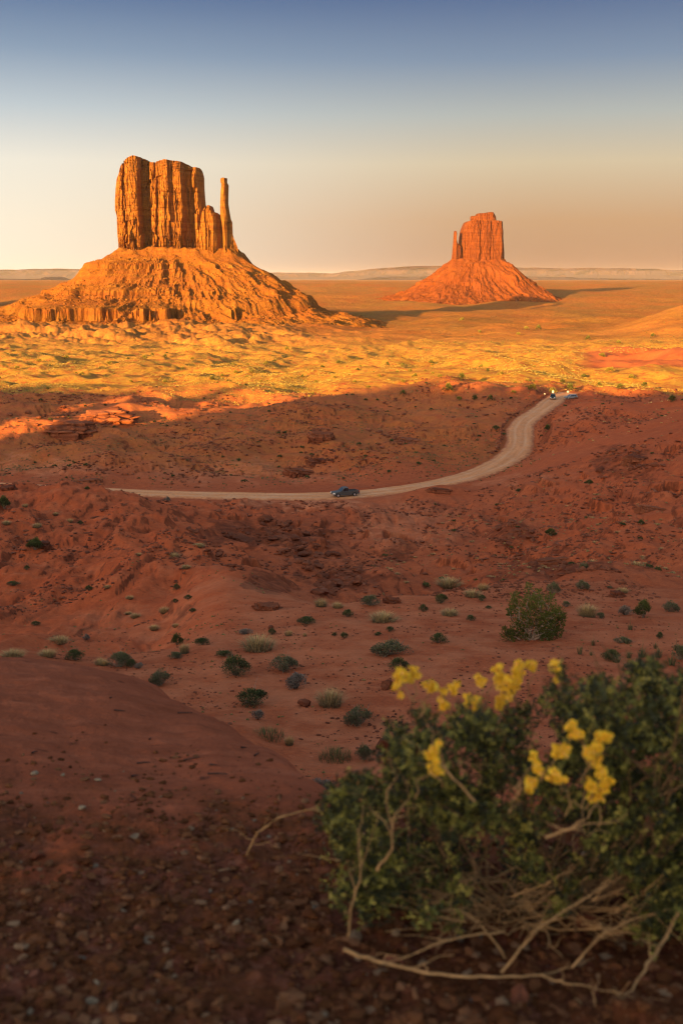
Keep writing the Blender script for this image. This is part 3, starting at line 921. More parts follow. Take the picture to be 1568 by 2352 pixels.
def cliff_part(name, Y, top, left, right, profile, back, base_z, mat, parent, zc, seed=1, n=420, levels=110, cap=10, slab=1.0, skirt=0.20, round_end=0.12):
    """A sheer rock mass. top: outline along its upper edge; left/right: its flanks; profile: depth of the front face, all read in picture units."""
    tx, tz = [], []
    for q in top:
        w = at(*zc(*q), Y)
        tx.append(w.x)
        tz.append(w.z)
    lx = [at(*zc(*q), Y) for q in left]
    rx = [at(*zc(*q), Y) for q in right]
    lz_, lv = np.array([p.z for p in lx]), np.array([p.x for p in lx])
    rz_, rv = np.array([p.z for p in rx]), np.array([p.x for p in rx])
    ol, orr = np.argsort(lz_), np.argsort(rz_)
    lz_, lv, rz_, rv = lz_[ol], lv[ol], rz_[orr], rv[orr]
    L0, R0 = lv.min(), rv.max()
    px = np.array([at(*zc(q[0], 600), Y).x for q in profile])
    pw = np.array([q[1] for q in profile], float)
    q = np.linspace(0, 1, n)
    q = 0.5 - 0.5 * np.cos(q * math.pi) * (1 - 0.0) if round_end > 0.3 else q
    fr = np.linspace(0, 1, levels) ** 0.9
    rows = []
    u0 = L0 + q * (R0 - L0)
    # height of the rim over each column (columns measured where the flanks stand at that height)
    ztop = np.interp(u0, tx, tz)
    uL = np.interp(ztop, lz_, lv)
    uR = np.interp(ztop, rz_, rv)
    for _ in range(4):
        ut = uL + q * (uR - uL)
        ztop = np.interp(ut, tx, tz)
        uL, uR = np.interp(ztop, lz_, lv), np.interp(ztop, rz_, rv)
    ends = np.clip(np.minimum(q, 1 - q) / round_end, 0, 1)
    ends = np.sqrt(1 - (1 - ends) ** 2)
    H = (ztop - base_z)
    span = H.max()
    F_, B_ = [], []
    for f in fr:
        z = base_z + f * H
        u = np.interp(z, lz_, lv) + q * (np.interp(z, rz_, rv) - np.interp(z, lz_, lv))
        uw = u + slab * (3.0 * cells(u / 40, z / 30, seed + 3)[0] + 1.0 * noise(z / 13, u / 14, seed + 4))
        w = np.interp(uw, px, pw)
        hz = z - base_z
        c1, g1 = cells(u / 13 + 0.35 * noise(u / 20, z / 40, seed), z / 95 + 3.1, seed + 11)
        c2, g2 = cells(u / 5.2, z / 34 + 1.7, seed + 12)
        c3, g3 = cells(u / 2.2, z / 15, seed + 13)
        w = w + slab * (5.0 * c1 + 3.2 * c2 + 1.5 * c3) + slab * 0.7 * (1 - sstep(0, 0.10, g1)) + slab * 0.3 * (1 - sstep(0, 0.12, g2))
        w = w + slab * 1.0 * fbm(u / 30, z / 60, seed + 14, 4) + slab * 1.1 * cells(u / 60, z / 6.5, seed + 16)[0]
        # thinly fluted foot that stands a little forward
        sk = 1 - sstep(skirt * 0.75, skirt * 1.1, hz / span + 0.03 * noise(u / 9, 0.2, seed + 5))
        c4, g4 = cells(u / 3.4, z / 26, seed + 15)
        w = w - sk * slab * (3.5 + 4.5 * c4 - 4.0 * (1 - sstep(0, 0.22, g4)))
        # bedded cap: recedes in steps
        dep = (ztop - z) / span
        capz = 1 - sstep(0.05, 0.115, dep)
        w = w + capz * slab * (1.5 + 3.5 * (1 - sstep(0.0, 0.05, dep))) + capz * 1.2 * slab * np.sign(np.sin(z * 1.15 + noise(u / 15, 0.5, seed))) * 0.6
        wb = back + 2.0 * c1
        c = 0.5 * (back + pw.min())
        wf = c + (w - c) * ends
        F_.append(np.stack([u, Y + wf, z + 0 * u], 1))
        B_.append(np.stack([u, Y + c + (wb - c) * ends, z + 0 * u], 1))
    F_, B_ = np.array(F_), np.array(B_)
    seq = [F_[i] for i in range(levels)]
    for k in range(1, cap):
        a = k / cap
        p = F_[-1] * (1 - a) + B_[-1] * a
        p = p.copy()
        dome = math.sin(math.pi * a)
        p[:, 2] += 1.2 * dome + 1.2 * noise(p[:, 0] / 9, p[:, 1] / 9, seed + 21)
        seq.append(p)
    seq += [B_[i] for i in range(levels - 1, -1, -6)]
    V = np.array(seq)
    o = mesh_obj(name, V.reshape(-1, 3), grid_faces(len(seq), n)[:, ::-1], mat, parent, smooth=False)
    return o


def terrace(h, z0, z1, grow, mask):
    """Turns the slope between two heights into a cliff band (z0..z1) with gentler ground above and below."""
    lo, hi = z0 - grow, z1 + grow
    zc = 0.5 * (z0 + z1)
    e = 0.8
    r = np.interp(h, [lo, zc - e, zc + e, hi], [lo, z0, z1, hi])
    r = np.where((h < lo) | (h > hi), h, r)
    return h * (1 - mask) + r * mask


def talus_part(name, xs, ys, core, base_z, prof, mat, parent, bands, seed, gully=1.0, lump=1.0):
    """Apron of rubble around a butte. core: half-axes and centre of the tower's foot; prof: fall against distance from it."""
    cx, cy, ax, ay = core
    X, Yy = np.meshgrid(xs, ys)
    dx, dy = X - cx, Yy - cy
    wx = X + 12 * fbm(X / 90, Yy / 90, seed, 3)
    wy = Yy + 12 * fbm(X / 90 + 7, Yy / 90, seed + 1, 3)
    qx = np.maximum(np.abs(wx - cx) - ax, 0)
    qy = np.maximum(np.abs(wy - cy) - ay, 0)
    rho = np.hypot(qx, qy)
    ang = np.arctan2(dy, dx)
    arc = ang * 150
    sidek = np.where(dx > 0, 1.0, 0.0)
    dropL = pchip([p[0] for p in prof[0]], [p[1] for p in prof[0]], rho)
    dropR = pchip([p[0] for p in prof[1]], [p[1] for p in prof[1]], rho)
    k = sstep(-0.5, 0.5, dx / (np.hypot(dx, dy) + 1e-6))
    drop = dropL * (1 - k) + dropR * k
    h = base_z - drop
    # gullies that run down the slope, lumps and fallen blocks
    amp = sstep(5, 90, rho) * (1 - 0.4 * sstep(300, 450, rho))
    h += gully * amp * (8.0 * ridged(arc / 44 + 0.5 * noise(X / 80, Yy / 80, seed + 2), rho / 260, seed + 3, 2) + 5.5 * ridged(arc / 17 + 0.35 * noise(X / 30, Yy / 30, seed + 4), rho / 150, seed + 6, 2) + 2.6 * ridged(arc / 7 + 0.3 * noise(X / 12, Yy / 12, seed + 5), rho / 60, seed + 7, 2))
    h += lump * (1.4 * fbm(X / 22, Yy / 22, seed + 8, 5, 0.6))
    h += lump * (1 - sstep(0, 34, rho)) * (5.0 * fbm(X / 26, Yy / 26, seed + 12, 4) + 2.0)
    c, g = cells(X / 11, Yy / 11, seed + 9)
    h += lump * 0.6 * np.maximum(c, 0) * sstep(0.0, 0.25, g)
    for z0, z1, grow, dirs, thr in bands:
        flut = h + 10.0 * noise(arc / 34, rho / 300, seed + 32) + 3.6 * (1 - 2 * np.abs(noise(arc / 9, rho / 500, seed + 30))) + 2.4 * noise(arc / 3.6, 0.5, seed + 31)
        msk = sstep(thr - 0.12, thr + 0.12, fbm(arc / 60, z0 / 30.0 + 0 * arc, seed + 40, 4) * 0.6 + dirs(dx, dy, rho))
        h = terrace(h + (flut - h) * msk * ((h > z0 - grow) & (h < z1 + grow)), z0, z1, grow, msk)
    Z = h
    V = np.stack([X, Yy, Z], -1).reshape(-1, 3)
    o = mesh_obj(name, V, grid_faces(len(ys), len(xs)), mat, parent, smooth=False)
    return o, X, Yy, Z, rho


def talus_rocks(name, n, X, Y, Z, rho, smin, smax, mat, parent, seed, facing=True):
    r = np.random.default_rng(seed)
    idx = np.where((rho > 4) & (rho < 330) & (Y < Y.mean() + 60))
    pick = r.integers(0, len(idx[0]), n * 3)
    p = np.stack([X[idx][pick], Y[idx][pick], Z[idx][pick]], 1)
    keep = fbm(p[:, 0] / 60, p[:, 1] / 60, seed + 5, 3) + r.random(len(p)) * 0.6 > 0.25
    p = p[keep][:n]
    size = smin + (smax - smin) * r.random(len(p)) ** 3
    V, Fc = [], []
    for i in range(len(p)):
        b = BLOCK[i % len(BLOCK)]
        a = r.random() * 6.28
        R = np.array([[math.cos(a), -math.sin(a), 0], [math.sin(a), math.cos(a), 0], [0, 0, 1]])
        V.append((b * (0.7 + 0.6 * r.random(3)) * 0.5 * size[i]) @ R.T + p[i] + np.array([0, 0, 0.12 * size[i]]))
        Fc.append(BLOCK_F + len(b) * i)
    o = mesh_obj(name, np.concatenate(V), np.concatenate(Fc), mat, parent, smooth=False)
    o['kind'] = 'stuff'
    return o


def near_butte():
    Y = 2300.0
    zc = lambda zx, zy: zx_to_disp(zx, zy, 400, 580, 2.6133)
    base = at(*zc(700, 1085), Y).z - 14
    root = empty('sandstone_butte', (at(400, 570, Y).x, Y, base))
    inv = Matrix.Translation(-root.location)
    top = [(130, 205), (172, 200), (190, 190), (240, 152), (298, 122), (345, 103), (420, 118), (470, 146), (486, 158), (560, 164), (600, 152), (680, 146), (760, 156),
           (840, 164), (900, 192), (950, 212), (1005, 218), (1030, 245), (1046, 300), (1060, 420)]
    left = [(184, 103), (168, 190), (146, 270), (120, 340), (106, 450), (98, 560), (100, 660), (118, 720), (126, 940), (140, 1080), (142, 1180)]
    right = [(1020, 103), (1022, 220), (1046, 300), (1050, 430), (1058, 540), (1068, 640), (1078, 760), (1090, 900), (1100, 1080), (1102, 1180)]
    prof = [(100, 30), (150, 18), (200, 8), (238, 4), (247, 15), (258, 15), (264, 1), (330, -4), (402, -1), (412, 38), (500, 44), (512, 22), (560, 15), (575, 26), (600, 10), (650, -2),
            (722, -4), (738, 7), (762, 9), (776, 2), (850, 3), (866, 14), (882, 32), (958, 42), (972, 24), (1003, 16), (1050, 22), (1110, 30)]
    parts = [cliff_part('cliff_tower', Y, top, left, right, prof, 120, base, M['cliff'], root, zc, 1, 560, 130)]
    # lower fin between the tower and the thumb
    t2 = [(1030, 730), (1085, 645), (1115, 622), (1150, 634), (1168, 692), (1205, 706), (1240, 728), (1262, 800), (1290, 900)]
    l2 = [(1060, 620), (1040, 720), (1020, 900), (1000, 1100), (1000, 1180)]
    r2 = [(1240, 620), (1262, 800), (1280, 950), (1300, 1100), (1302, 1180)]
    p2 = [(990, 24), (1060, 10), (1090, 4), (1100, 10), (1120, -2), (1180, -4), (1210, 4), (1235, 18), (1300, 26)]
    parts.append(cliff_part('ridge_fin', Y - 4, t2, l2, r2, p2, 60, base, M['cliff'], root, zc, 5, 180, 80, slab=0.7))
    t3 = [(1240, 380), (1252, 350), (1275, 341), (1318, 343), (1330, 372), (1345, 420)]
    l3 = [(1249, 341), (1252, 385), (1262, 400), (1252, 470), (1247, 640), (1248, 730), (1262, 800), (1275, 900), (1280, 1100), (1280, 1180)]
    r3 = [(1320, 341), (1320, 385), (1336, 410), (1334, 480), (1331, 600), (1345, 690), (1358, 765), (1374, 800), (1380, 950), (1408, 1010), (1432, 1070), (1436, 1190)]
    p3 = [(1230, 10), (1260, 0), (1300, -3), (1325, 2), (1340, 10), (1440, 22)]
    parts.append(cliff_part('thumb_spire', Y, t3, l3, r3, p3, 34, base, M['cliff'], root, zc, 9, 120, 120, slab=0.45, round_end=0.3, skirt=0.16))
    cx = at(405, 575, Y).x
    ax = 0.5 * (at(540, 575, Y).x - at(270, 575, Y).x) - 6
    xs = np.arange(cx - 640, cx + 720, 2.6)
    ys = np.concatenate([np.arange(Y - 470, Y + 130, 2.6), np.arange(Y + 130, Y + 640, 12)])
    bz = at(405, 572, Y - 10).z
    prof_l = [(0, 0), (50, 38), (109, 81), (175, 110), (215, 126), (247, 139), (330, 156), (450, 168), (560, 176), (700, 190), (1500, 240)]
    prof_r = [(0, 0), (40, 38), (130, 100), (170, 116), (188, 138), (262, 160), (340, 180), (450, 196), (700, 215), (1500, 260)]
    bands = [(bz - 40, bz - 31, 7, lambda dx, dy, r: 0.0 + 0.12 * (dx < 40), 0.0),
             (bz - 92, bz - 85, 8, lambda dx, dy, r: 0.25 - dx / 500.0, 0.0),
             (bz - 139, bz - 117, 12, lambda dx, dy, r: 0.03 - np.maximum(dx - 30, 0) / 300.0, 0.0)]
    tal, X, Yy, Z, rho = talus_part('talus_slope', xs, ys, (cx, Y + 45, ax, 50), bz, (prof_l, prof_r), M['talus'], root, bands, 3)
    rk = talus_rocks('fallen_blocks', 4200, X, Yy, Z, rho, 1.2, 7.5, M['cliff'], root, 4)
    for o in parts + [tal, rk]:
        o.matrix_parent_inverse = inv
    tag(root, 'tall flat-topped red sandstone butte with a slender thumb spire on its right', 'butte')


def far_butte():
    Y = 4250.0
    zc = lambda zx, zy: zx_to_disp(zx, zy, 1650, 800, 2.4123)
    base = at(*zc(650, 560), Y).z - 34
    root = empty('sandstone_butte', (at(1100, 600, Y).x, Y, base))
    inv = Matrix.Translation(-root.location)
    top = [(465, 380), (480, 300), (495, 250), (522, 206), (574, 194), (640, 192), (830, 194), (885, 202), (898, 250), (905, 300)]
    left = [(524, 194), (505, 235), (488, 275), (474, 340), (468, 400), (464, 480), (458, 560), (455, 640)]
    right = [(888, 194), (893, 206), (905, 300), (903, 340), (908, 420), (914, 500), (916, 600), (917, 660)]
    prof = [(440, 40), (480, 26), (520, 12), (560, 4), (600, 0), (640, -3), (655, 4), (700, 0), (740, 2), (752, 9), (800, 2), (850, 0), (868, 6), (880, 40), (920, 70)]
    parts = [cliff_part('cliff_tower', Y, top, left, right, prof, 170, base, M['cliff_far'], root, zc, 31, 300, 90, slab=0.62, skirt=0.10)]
    t2 = [(575, 160), (582, 148), (632, 146), (640, 124), (700, 120), (745, 112), (795, 111), (808, 132), (824, 160), (826, 190)]
    l2 = [(577, 110), (576, 160), (572, 240)]
    r2 = [(800, 110), (822, 150), (828, 190), (830, 240)]
    p2 = [(560, 30), (590, 22), (640, 16), (700, 18), (760, 14), (800, 20), (840, 50)]
    parts.append(cliff_part('cap_rock', Y, t2, l2, r2, p2, 110, at(*zc(700, 215), Y).z, M['cliff_far'], root, zc, 35, 140, 40, slab=0.6, skirt=0.01))
    t3 = [(395, 340), (404, 305), (414, 296), (424, 298), (433, 320), (440, 360)]
    l3 = [(406, 296), (402, 330), (398, 400), (392, 450), (387, 520), (376, 590), (372, 660)]
    r3 = [(428, 296), (434, 315), (430, 370), (436, 405), (450, 425), (475, 445), (480, 660)]
    p3 = [(360, 30), (400, 8), (420, 2), (440, 10), (490, 16)]
    parts.append(cliff_part('thumb_spire', Y, t3, l3, r3, p3, 46, base, M['cliff_far'], root, zc, 39, 90, 90, slab=0.4, round_end=0.3))
    cx = at(1100, 600, Y).x
    ax = 0.5 * (at(1164, 600, Y).x - at(1042, 600, Y).x) - 8
    xs = np.arange(cx - 700, cx + 760, 4.5)
    ys = np.concatenate([np.arange(Y - 560, Y + 200, 4.5), np.arange(Y + 200, Y + 700, 16)])
    bz = at(1100, 597, Y - 10).z
    px = 1.72
    prof_l = [(0, 0), (28, 20), (70, 56), (104, 83), (135, 104), (180, 128), (240, 150), (330, 172), (520, 200), (900, 240)]
    prof_r = [(0, 0), (36, 30), (88, 74), (130, 104), (170, 130), (210, 152), (260, 172), (420, 205), (900, 260)]
    bands = [(bz - 24, bz - 16, 7, lambda dx, dy, r: -0.05, 0.0), (bz - 96, bz - 86, 9, lambda dx, dy, r: 0.0, 0.0)]
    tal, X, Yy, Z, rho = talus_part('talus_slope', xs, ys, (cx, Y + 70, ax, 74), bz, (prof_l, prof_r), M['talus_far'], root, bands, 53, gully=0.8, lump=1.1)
    rk = talus_rocks('fallen_blocks', 700, X, Yy, Z, rho, 2, 10, M['cliff_far'], root, 8)
    for o in parts + [tal, rk]:
        o.matrix_parent_inverse = inv
    tag(root, 'smaller distant sandstone butte with a short thumb on its left and a stepped cap rock', 'butte')


near_butte()
far_butte()


def far_ridge(name, Y, outline, thick, foot, seed):
    """A far mesa range: outline of its skyline, given depth and a sloping foot."""
    x = np.array([at(p[0], p[1], Y).x for p in outline])
    z = np.array([at(p[0], p[1], Y).z for p in outline])
    u = np.linspace(x[0], x[-1], 260)
    h = np.interp(u, x, z) + (Y * 0.0005) * fbm(u / (Y * 0.02), u * 0, seed, 4)
    rows = []
    for dy, k in ((-foot, -0.2), (-foot * 0.45, 0.25), (-foot * 0.2, 0.42), (-foot * 0.15, 0.75), (-foot * 0.02, 0.86), (0, 1.0), (thick, 1.0), (thick + foot, -0.2)):
        yy = Y + dy + 0.3 * foot * fbm(u / (Y * 0.03), u * 0 + dy, seed + 3, 4) * (1 if dy < 0 else 0)
        rows.append(np.stack([u, yy, np.maximum(-150, -120 + (h + 120) * k)], 1))
    V = np.array(rows)
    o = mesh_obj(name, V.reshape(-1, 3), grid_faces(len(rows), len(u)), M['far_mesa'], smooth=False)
    o['kind'] = 'structure'


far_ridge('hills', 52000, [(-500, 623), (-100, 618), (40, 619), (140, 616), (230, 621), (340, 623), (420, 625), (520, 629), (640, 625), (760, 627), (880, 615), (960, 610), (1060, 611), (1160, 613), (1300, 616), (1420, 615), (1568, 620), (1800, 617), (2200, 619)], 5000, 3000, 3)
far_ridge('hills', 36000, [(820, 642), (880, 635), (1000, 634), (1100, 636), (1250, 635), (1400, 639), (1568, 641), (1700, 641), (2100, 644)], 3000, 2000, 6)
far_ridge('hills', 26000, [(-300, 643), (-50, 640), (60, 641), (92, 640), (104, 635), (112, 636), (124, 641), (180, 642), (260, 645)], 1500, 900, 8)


def build_left_mesa():
    """A mesa out of the picture on the left; its shadow lies across the plain."""
    pts = [(-1750, 2350), (-1500, 2250), (-1350, 2500), (-1420, 2900), (-1700, 3300), (-2100, 3200), (-2200, 2700)]
    n = len(pts)
    V, Fs = [], []
    for k, z in ((1.5, -110), (1.12, 10), (1.0, 20), (0.97, 150), (0.9, 156)):
        cx, cy = -1780, 2800
        V += [(cx + (x - cx) * k, cy + (y - cy) * k, z) for x, y in pts]
    for l in range(4):
        for i in range(n):
            j = (i + 1) % n
            Fs.append([l * n + i, l * n + j, (l + 1) * n + j, (l + 1) * n + i])
    Fs.append(list(range(4 * n, 5 * n)))
    o = mesh_obj('hills', V, Fs, M['cliff'], smooth=False)
    o['kind'] = 'structure'


build_left_mesa()



# ------------------------------------------------------------------ rocks
BOULDERS = [stone_mesh('boulder', 100 + i) for i in range(7)] + [stone_mesh('boulder', 120 + i, 0.5) for i in range(4)]
PEBBLE = [np.array([v.co[:] for v in stone_mesh('pebble', 140 + i, 0.8, 1, 5).vertices]) for i in range(6)]
_pm = stone_mesh('pebble', 150, 0.8, 1, 5)
PEBBLE_F = np.array([p.vertices[:] for p in _pm.polygons])


def put(name, me, loc, scale, rot=(0, 0, 0), label=None, cat=None, group=None):
    o = bpy.data.objects.new(name, me)
    o.location = loc
    o.scale = scale if hasattr(scale, '__len__') else (scale,) * 3
    o.rotation_euler = rot
    COL.objects.link(o)
    tag(o, label, cat, group)
    return o


def inside(px, py, poly):
    c = False
    n = len(poly)
    for i in range(n):
        x1, y1 = poly[i]
        x2, y2 = poly[(i + 1) % n]
        if (y1 > py) != (y2 > py) and px < (x2 - x1) * (py - y1) / (y2 - y1) + x1:
            c = not c
    return c


def rock_field(poly, n, smin, smax, label, group, seed, ymin=18, power=1.5, sink=0.25):
    r = random.Random(seed)
    xs, ys = [p[0] for p in poly], [p[1] for p in poly]
    k = 0
    for _ in range(n * 30):
        if k >= n:
            break
        px, py = r.uniform(min(xs), max(xs)), r.uniform(min(ys), max(ys))
        if not inside(px, py, poly):
            continue
        p = hit(px, py, ymin=ymin)
        size = (smin + (smax - smin) * r.random() ** power) * p.y / F * 0.62      # picture size -> metres (half)
        d, _z = road_dist(np.array([p.x]), np.array([p.y]))
        if d[0] < ROAD_W + 0.3:
            continue
        p.z += size * (0.6 - sink)
        put('boulder', r.choice(BOULDERS), p, (size * r.uniform(0.9, 1.3), size * r.uniform(0.8, 1.1), size * r.uniform(0.8, 1.1)),
            (r.uniform(-.3, .3), r.uniform(-.3, .3), r.uniform(0, 6.28)), label, 'boulder', group)
        k += 1


rock_field([(600, 1185), (680, 1205), (720, 1240), (845, 1320), (850, 1345), (790, 1350), (700, 1310), (640, 1280), (600, 1225)], 95, 7, 26,
           'dark red boulder in the dense rockfall left of the gully, below the truck', 'boulders of the rockfall below the truck', 1, 50)
rock_field([(720, 1335), (775, 1345), (765, 1372), (715, 1368)], 14, 10, 30, 'large dark boulder in the cluster at the near end of the rockfall', 'boulders at the near end of the rockfall', 2, 46)
rock_field([(395, 1185), (460, 1225), (560, 1310), (610, 1345), (590, 1352), (500, 1290), (430, 1235)], 34, 6, 17, 'red rock along the broken crest of the red hill', 'rocks along the crest of the red hill', 3, 40)
rock_field([(1120, 1205), (1200, 1195), (1250, 1235), (1230, 1270), (1140, 1260)], 34, 5, 18, 'red boulder in the upper rock pile on the slope right of the tyre tracks', 'boulders right of the tyre tracks', 4, 60)
rock_field([(1170, 1275), (1290, 1285), (1400, 1305), (1430, 1320), (1390, 1345), (1290, 1345), (1200, 1310)], 46, 6, 22, 'red boulder in the rock band behind the juniper', 'boulders in the rock band behind the juniper', 5, 55)
rock_field([(1355, 1040), (1440, 1030), (1530, 1060), (1520, 1090), (1400, 1100), (1350, 1110)], 36, 5, 18, 'dark boulder on the shaded hillside right of the road bend', 'boulders on the hillside right of the road', 6, 90)
rock_field([(830, 985), (905, 995), (955, 1030), (930, 1050), (850, 1030)], 26, 4, 12, 'pale red block in the stone slide left of the road bend', 'blocks in the stone slide beyond the road', 7, 230)
rock_field([(230, 1078), (318, 1080), (312, 1092), (235, 1090)], 12, 4, 10, 'small red block in the patch of stones just beyond the road', 'blocks just beyond the road on the left', 8, 230)
rock_field([(620, 1080), (760, 1030), (775, 1055), (660, 1105)], 24, 4, 13, 'flat red block on the stepped ledge beyond the truck', 'blocks on the stepped ledge beyond the truck', 9, 230)
rock_field([(0, 950), (150, 930), (215, 960), (200, 985), (60, 985)], 26, 4, 14, 'sunlit block on the rocky knoll at the left edge', 'blocks on the sunlit knoll', 10, 280)


def roadside_stones():
    """The rows of stones that line the upper road."""
    r = random.Random(44)
    t = np.gradient(ROAD[:, :2], axis=0)
    t /= np.linalg.norm(t, axis=1)[:, None]
    for side, lab in ((1, 'stone in the low row along the left edge of the upper road'), (-1, 'stone in the broken row along the right edge of the upper road')):
        i = 0
        while i < len(ROAD):
            p = ROAD[i]
            if 258 < p[1] < 378 and (side == 1 or r.random() < 0.55):
                off = ROAD_W + 1.2 + r.uniform(-.25, .35)
                x, y = p[0] - t[i, 1] * off * side, p[1] + t[i, 0] * off * side
                sz = r.uniform(0.28, 0.62)
                put('roadside_stone', r.choice(BOULDERS), (x, y, float(height(x, y)) + sz * 0.3), (sz * 1.2, sz, sz * .8), (0, 0, r.uniform(0, 6.28)), lab, 'stone',
                    'stones lining the upper road')
            i += 2 if side == 1 else 3


roadside_stones()


def rubble(name, pts, size, seed, mat, label_kind='stuff', squash=0.75):
    """Countless small stones as one mesh."""
    r = np.random.default_rng(seed)
    V, Fc = [], []
    for i in range(len(pts)):
        b = PEBBLE[i % len(PEBBLE)]
        a = r.random() * 6.28
        R = np.array([[math.cos(a), -math.sin(a), 0], [math.sin(a), math.cos(a), 0], [0, 0, 1]])
        V.append((b * size[i] * (0.7 + 0.6 * r.random(3)) * np.array([1, 1, squash])) @ R.T + pts[i])
        Fc.append(PEBBLE_F + len(b) * i)
    o = mesh_obj(name, np.concatenate(V), np.concatenate(Fc), mat, smooth=False)
    o['kind'] = 'stuff'
    return o


def mat_gravel():
    m, nt, b = new_mat('gravel_stone', 1.0, 0.02)
    g = nt.nodes.new('ShaderNodeNewGeometry')
    c = nramp(nt, g.outputs['Random Per Island'], [(0.0, (0.070, 0.022, 0.007)), (0.45, (0.125, 0.042, 0.014)), (0.80, (0.175, 0.066, 0.026)), (0.95, (0.22, 0.095, 0.042)), (0.99, (0.27, 0.16, 0.085)), (1.0, (0.12, 0.10, 0.07))])
    n = nnoise(nt, ncoord(nt), 45, 4)
    c = nmix(nt, nramp(nt, n, [(0.3, 0.5), (0.6, 0.0)]), c, (0.10, 0.032, 0.018))
    nt.links.new(c, b.inputs['Base Color'])
    return m


M['gravel'] = mat_gravel()


def scatter(n, y0, y1, s0, s1, seed, keep=None):
    """Random ground points in front of the camera, as even in the picture as the distance allows."""
    r = np.random.default_rng(seed)
    y = np.exp(r.uniform(math.log(y0), math.log(y1), n * 3))
    s = r.uniform(s0, s1, n * 3)
    x = s * y
    z = height(x, y)
    px, py = to_px(x, y, z)
    ok = np.ones(len(x), bool)
    d, _ = road_dist(x, y)
    ok &= d > ROAD_W + 0.4
    if keep is not None:
        ok &= keep(x, y, px, py, r)
    i = np.where(ok)[0][:n]
    return np.stack([x[i], y[i], z[i]], 1), px[i], py[i]


def gravel():
    r = np.random.default_rng(5)
    p, px, py = scatter(16500, 1.45, 5.4, -0.5, 0.5, 31, lambda x, y, px, py, r: (y < 3.35 - 0.6 * fbm(x * 1.6, y * 1.6, 12, 5, 0.65) + 1.9 * r.random(len(x)) ** 3.0) & (fbm(x * 3, y * 3, 61, 2) + 0.9 * r.random(len(x)) > 0.05))
    size = 0.0035 + 0.017 * r.random(len(p)) ** 3.5
    p[:, 2] += size * 0.25
    rubble('gravel', p, size, 6, M['gravel'])
    # small stones lying about the slopes
    p, px, py = scatter(9000, 17, 46, -0.30, 0.40, 32, lambda x, y, px, py, r: fbm(x / 4, y / 4, 62, 3) + 1.0 * r.random(len(x)) > 0.45)
    size = 0.012 + 0.055 * r.random(len(p)) ** 5
    p[:, 2] += size * 0.2
    rubble('pebbles', p, size, 7, M['stone'])
    q, px, py = scatter(13000, 46, 205, -0.36, 0.40, 33, lambda x, y, px, py, r: fbm(x / 12, y / 14, 63, 4) + 0.7 * r.random(len(x)) > 0.55)
    size = (0.0006 + 0.0022 * r.random(len(q)) ** 3) * q[:, 1]
    q[:, 2] += size * 0.3
    rubble('rubble', q, size, 8, M['stone'])
    q, px, py = scatter(6500, 226, 420, -0.36, 0.38, 34, lambda x, y, px, py, r: fbm(x / 25, y / 30, 64, 4) + 0.6 * r.random(len(x)) > 0.5)
    size = (0.0006 + 0.0016 * r.random(len(q)) ** 3) * q[:, 1]
    q[:, 2] += size * 0.3
    rubble('rubble', q, size, 9, M['stone'])


gravel()


def ledge(px, py, wpx, hpx, label, seed, ymin=30, depth=1.0, layers=5, rz=0.0, tilt=0.0):
    """A rock outcrop: weathered beds of sandstone one above the other, overhanging here and there."""
    p = hit(px, py, ymin=ymin)
    w, h = wpx * p.y / F, hpx * p.y / F * 1.05
    r = np.random.default_rng(seed)
    n = 64
    V, Fs = [], []
    a = np.linspace(0, 2 * math.pi, n, endpoint=False)
    zz = np.concatenate([[-0.7], np.cumsum(0.5 + r.random(layers))])
    zz[1:] = zz[1:] / zz[-1]
    row = 0
    for l in range(layers):
        k = 1.15 - 0.62 * (l / layers) ** 1.3 + 0.14 * (r.random() - 0.5)
        ox, oy = (r.random(2) - 0.5) * w * 0.16
        rad = 1 + 0.34 * noise(np.cos(a) * 1.6 + l * 0.35, np.sin(a) * 1.6, seed) + 0.22 * noise(np.cos(a) * 5, np.sin(a) * 5 + l * 0.6, seed + 1)
        jag = cells(np.cos(a) * 5, np.sin(a) * 5 + l * 0.4, seed + 2)[0] * 0.10
        x = (rad + jag) * np.sign(np.cos(a)) * np.abs(np.cos(a)) ** 0.7 * w / 2 * k
        y = (rad + jag) * np.sign(np.sin(a)) * np.abs(np.sin(a)) ** 0.7 * w / 2 * depth * k
        z0, z1 = zz[l] * h, zz[l + 1] * h
        for z, kk in ((z0, 0.94), (z0 + 0.25 * (z1 - z0), 1.0), (z1 - 0.2 * (z1 - z0), 1.01), (z1, 0.95)):
            br = 1 + 0.10 * noise(np.cos(a) * 9, np.sin(a) * 9 + z / h * 7, seed + 6)
            V.append(np.stack([x * kk * br + ox, y * kk * br + oy, z + 0.12 * h * noise(x / w * 4, y / w * 4 + l, seed + 4)], 1))
            if row:
                b0, b1 = (row - 1) * n, row * n
                Fs += [[b0 + i, b0 + (i + 1) % n, b1 + (i + 1) % n, b1 + i] for i in range(n)]
            row += 1
    V.append(np.array([[ox, oy, h * 1.04]]))
    Fs += [[(row - 1) * n + i, (row - 1) * n + (i + 1) % n, row * n] for i in range(n)]
    o = mesh_obj('rock_outcrop', np.concatenate(V), Fs, M['stone_ledge'], smooth=False)
    o.location = p - Vector((0, 0, h * 0.42))
    o.rotation_euler = (math.radians(r.uniform(-4, 8)), math.radians(tilt if tilt else r.uniform(-9, 9)), rz)
    tag(o, label, 'rock outcrop')
    return o


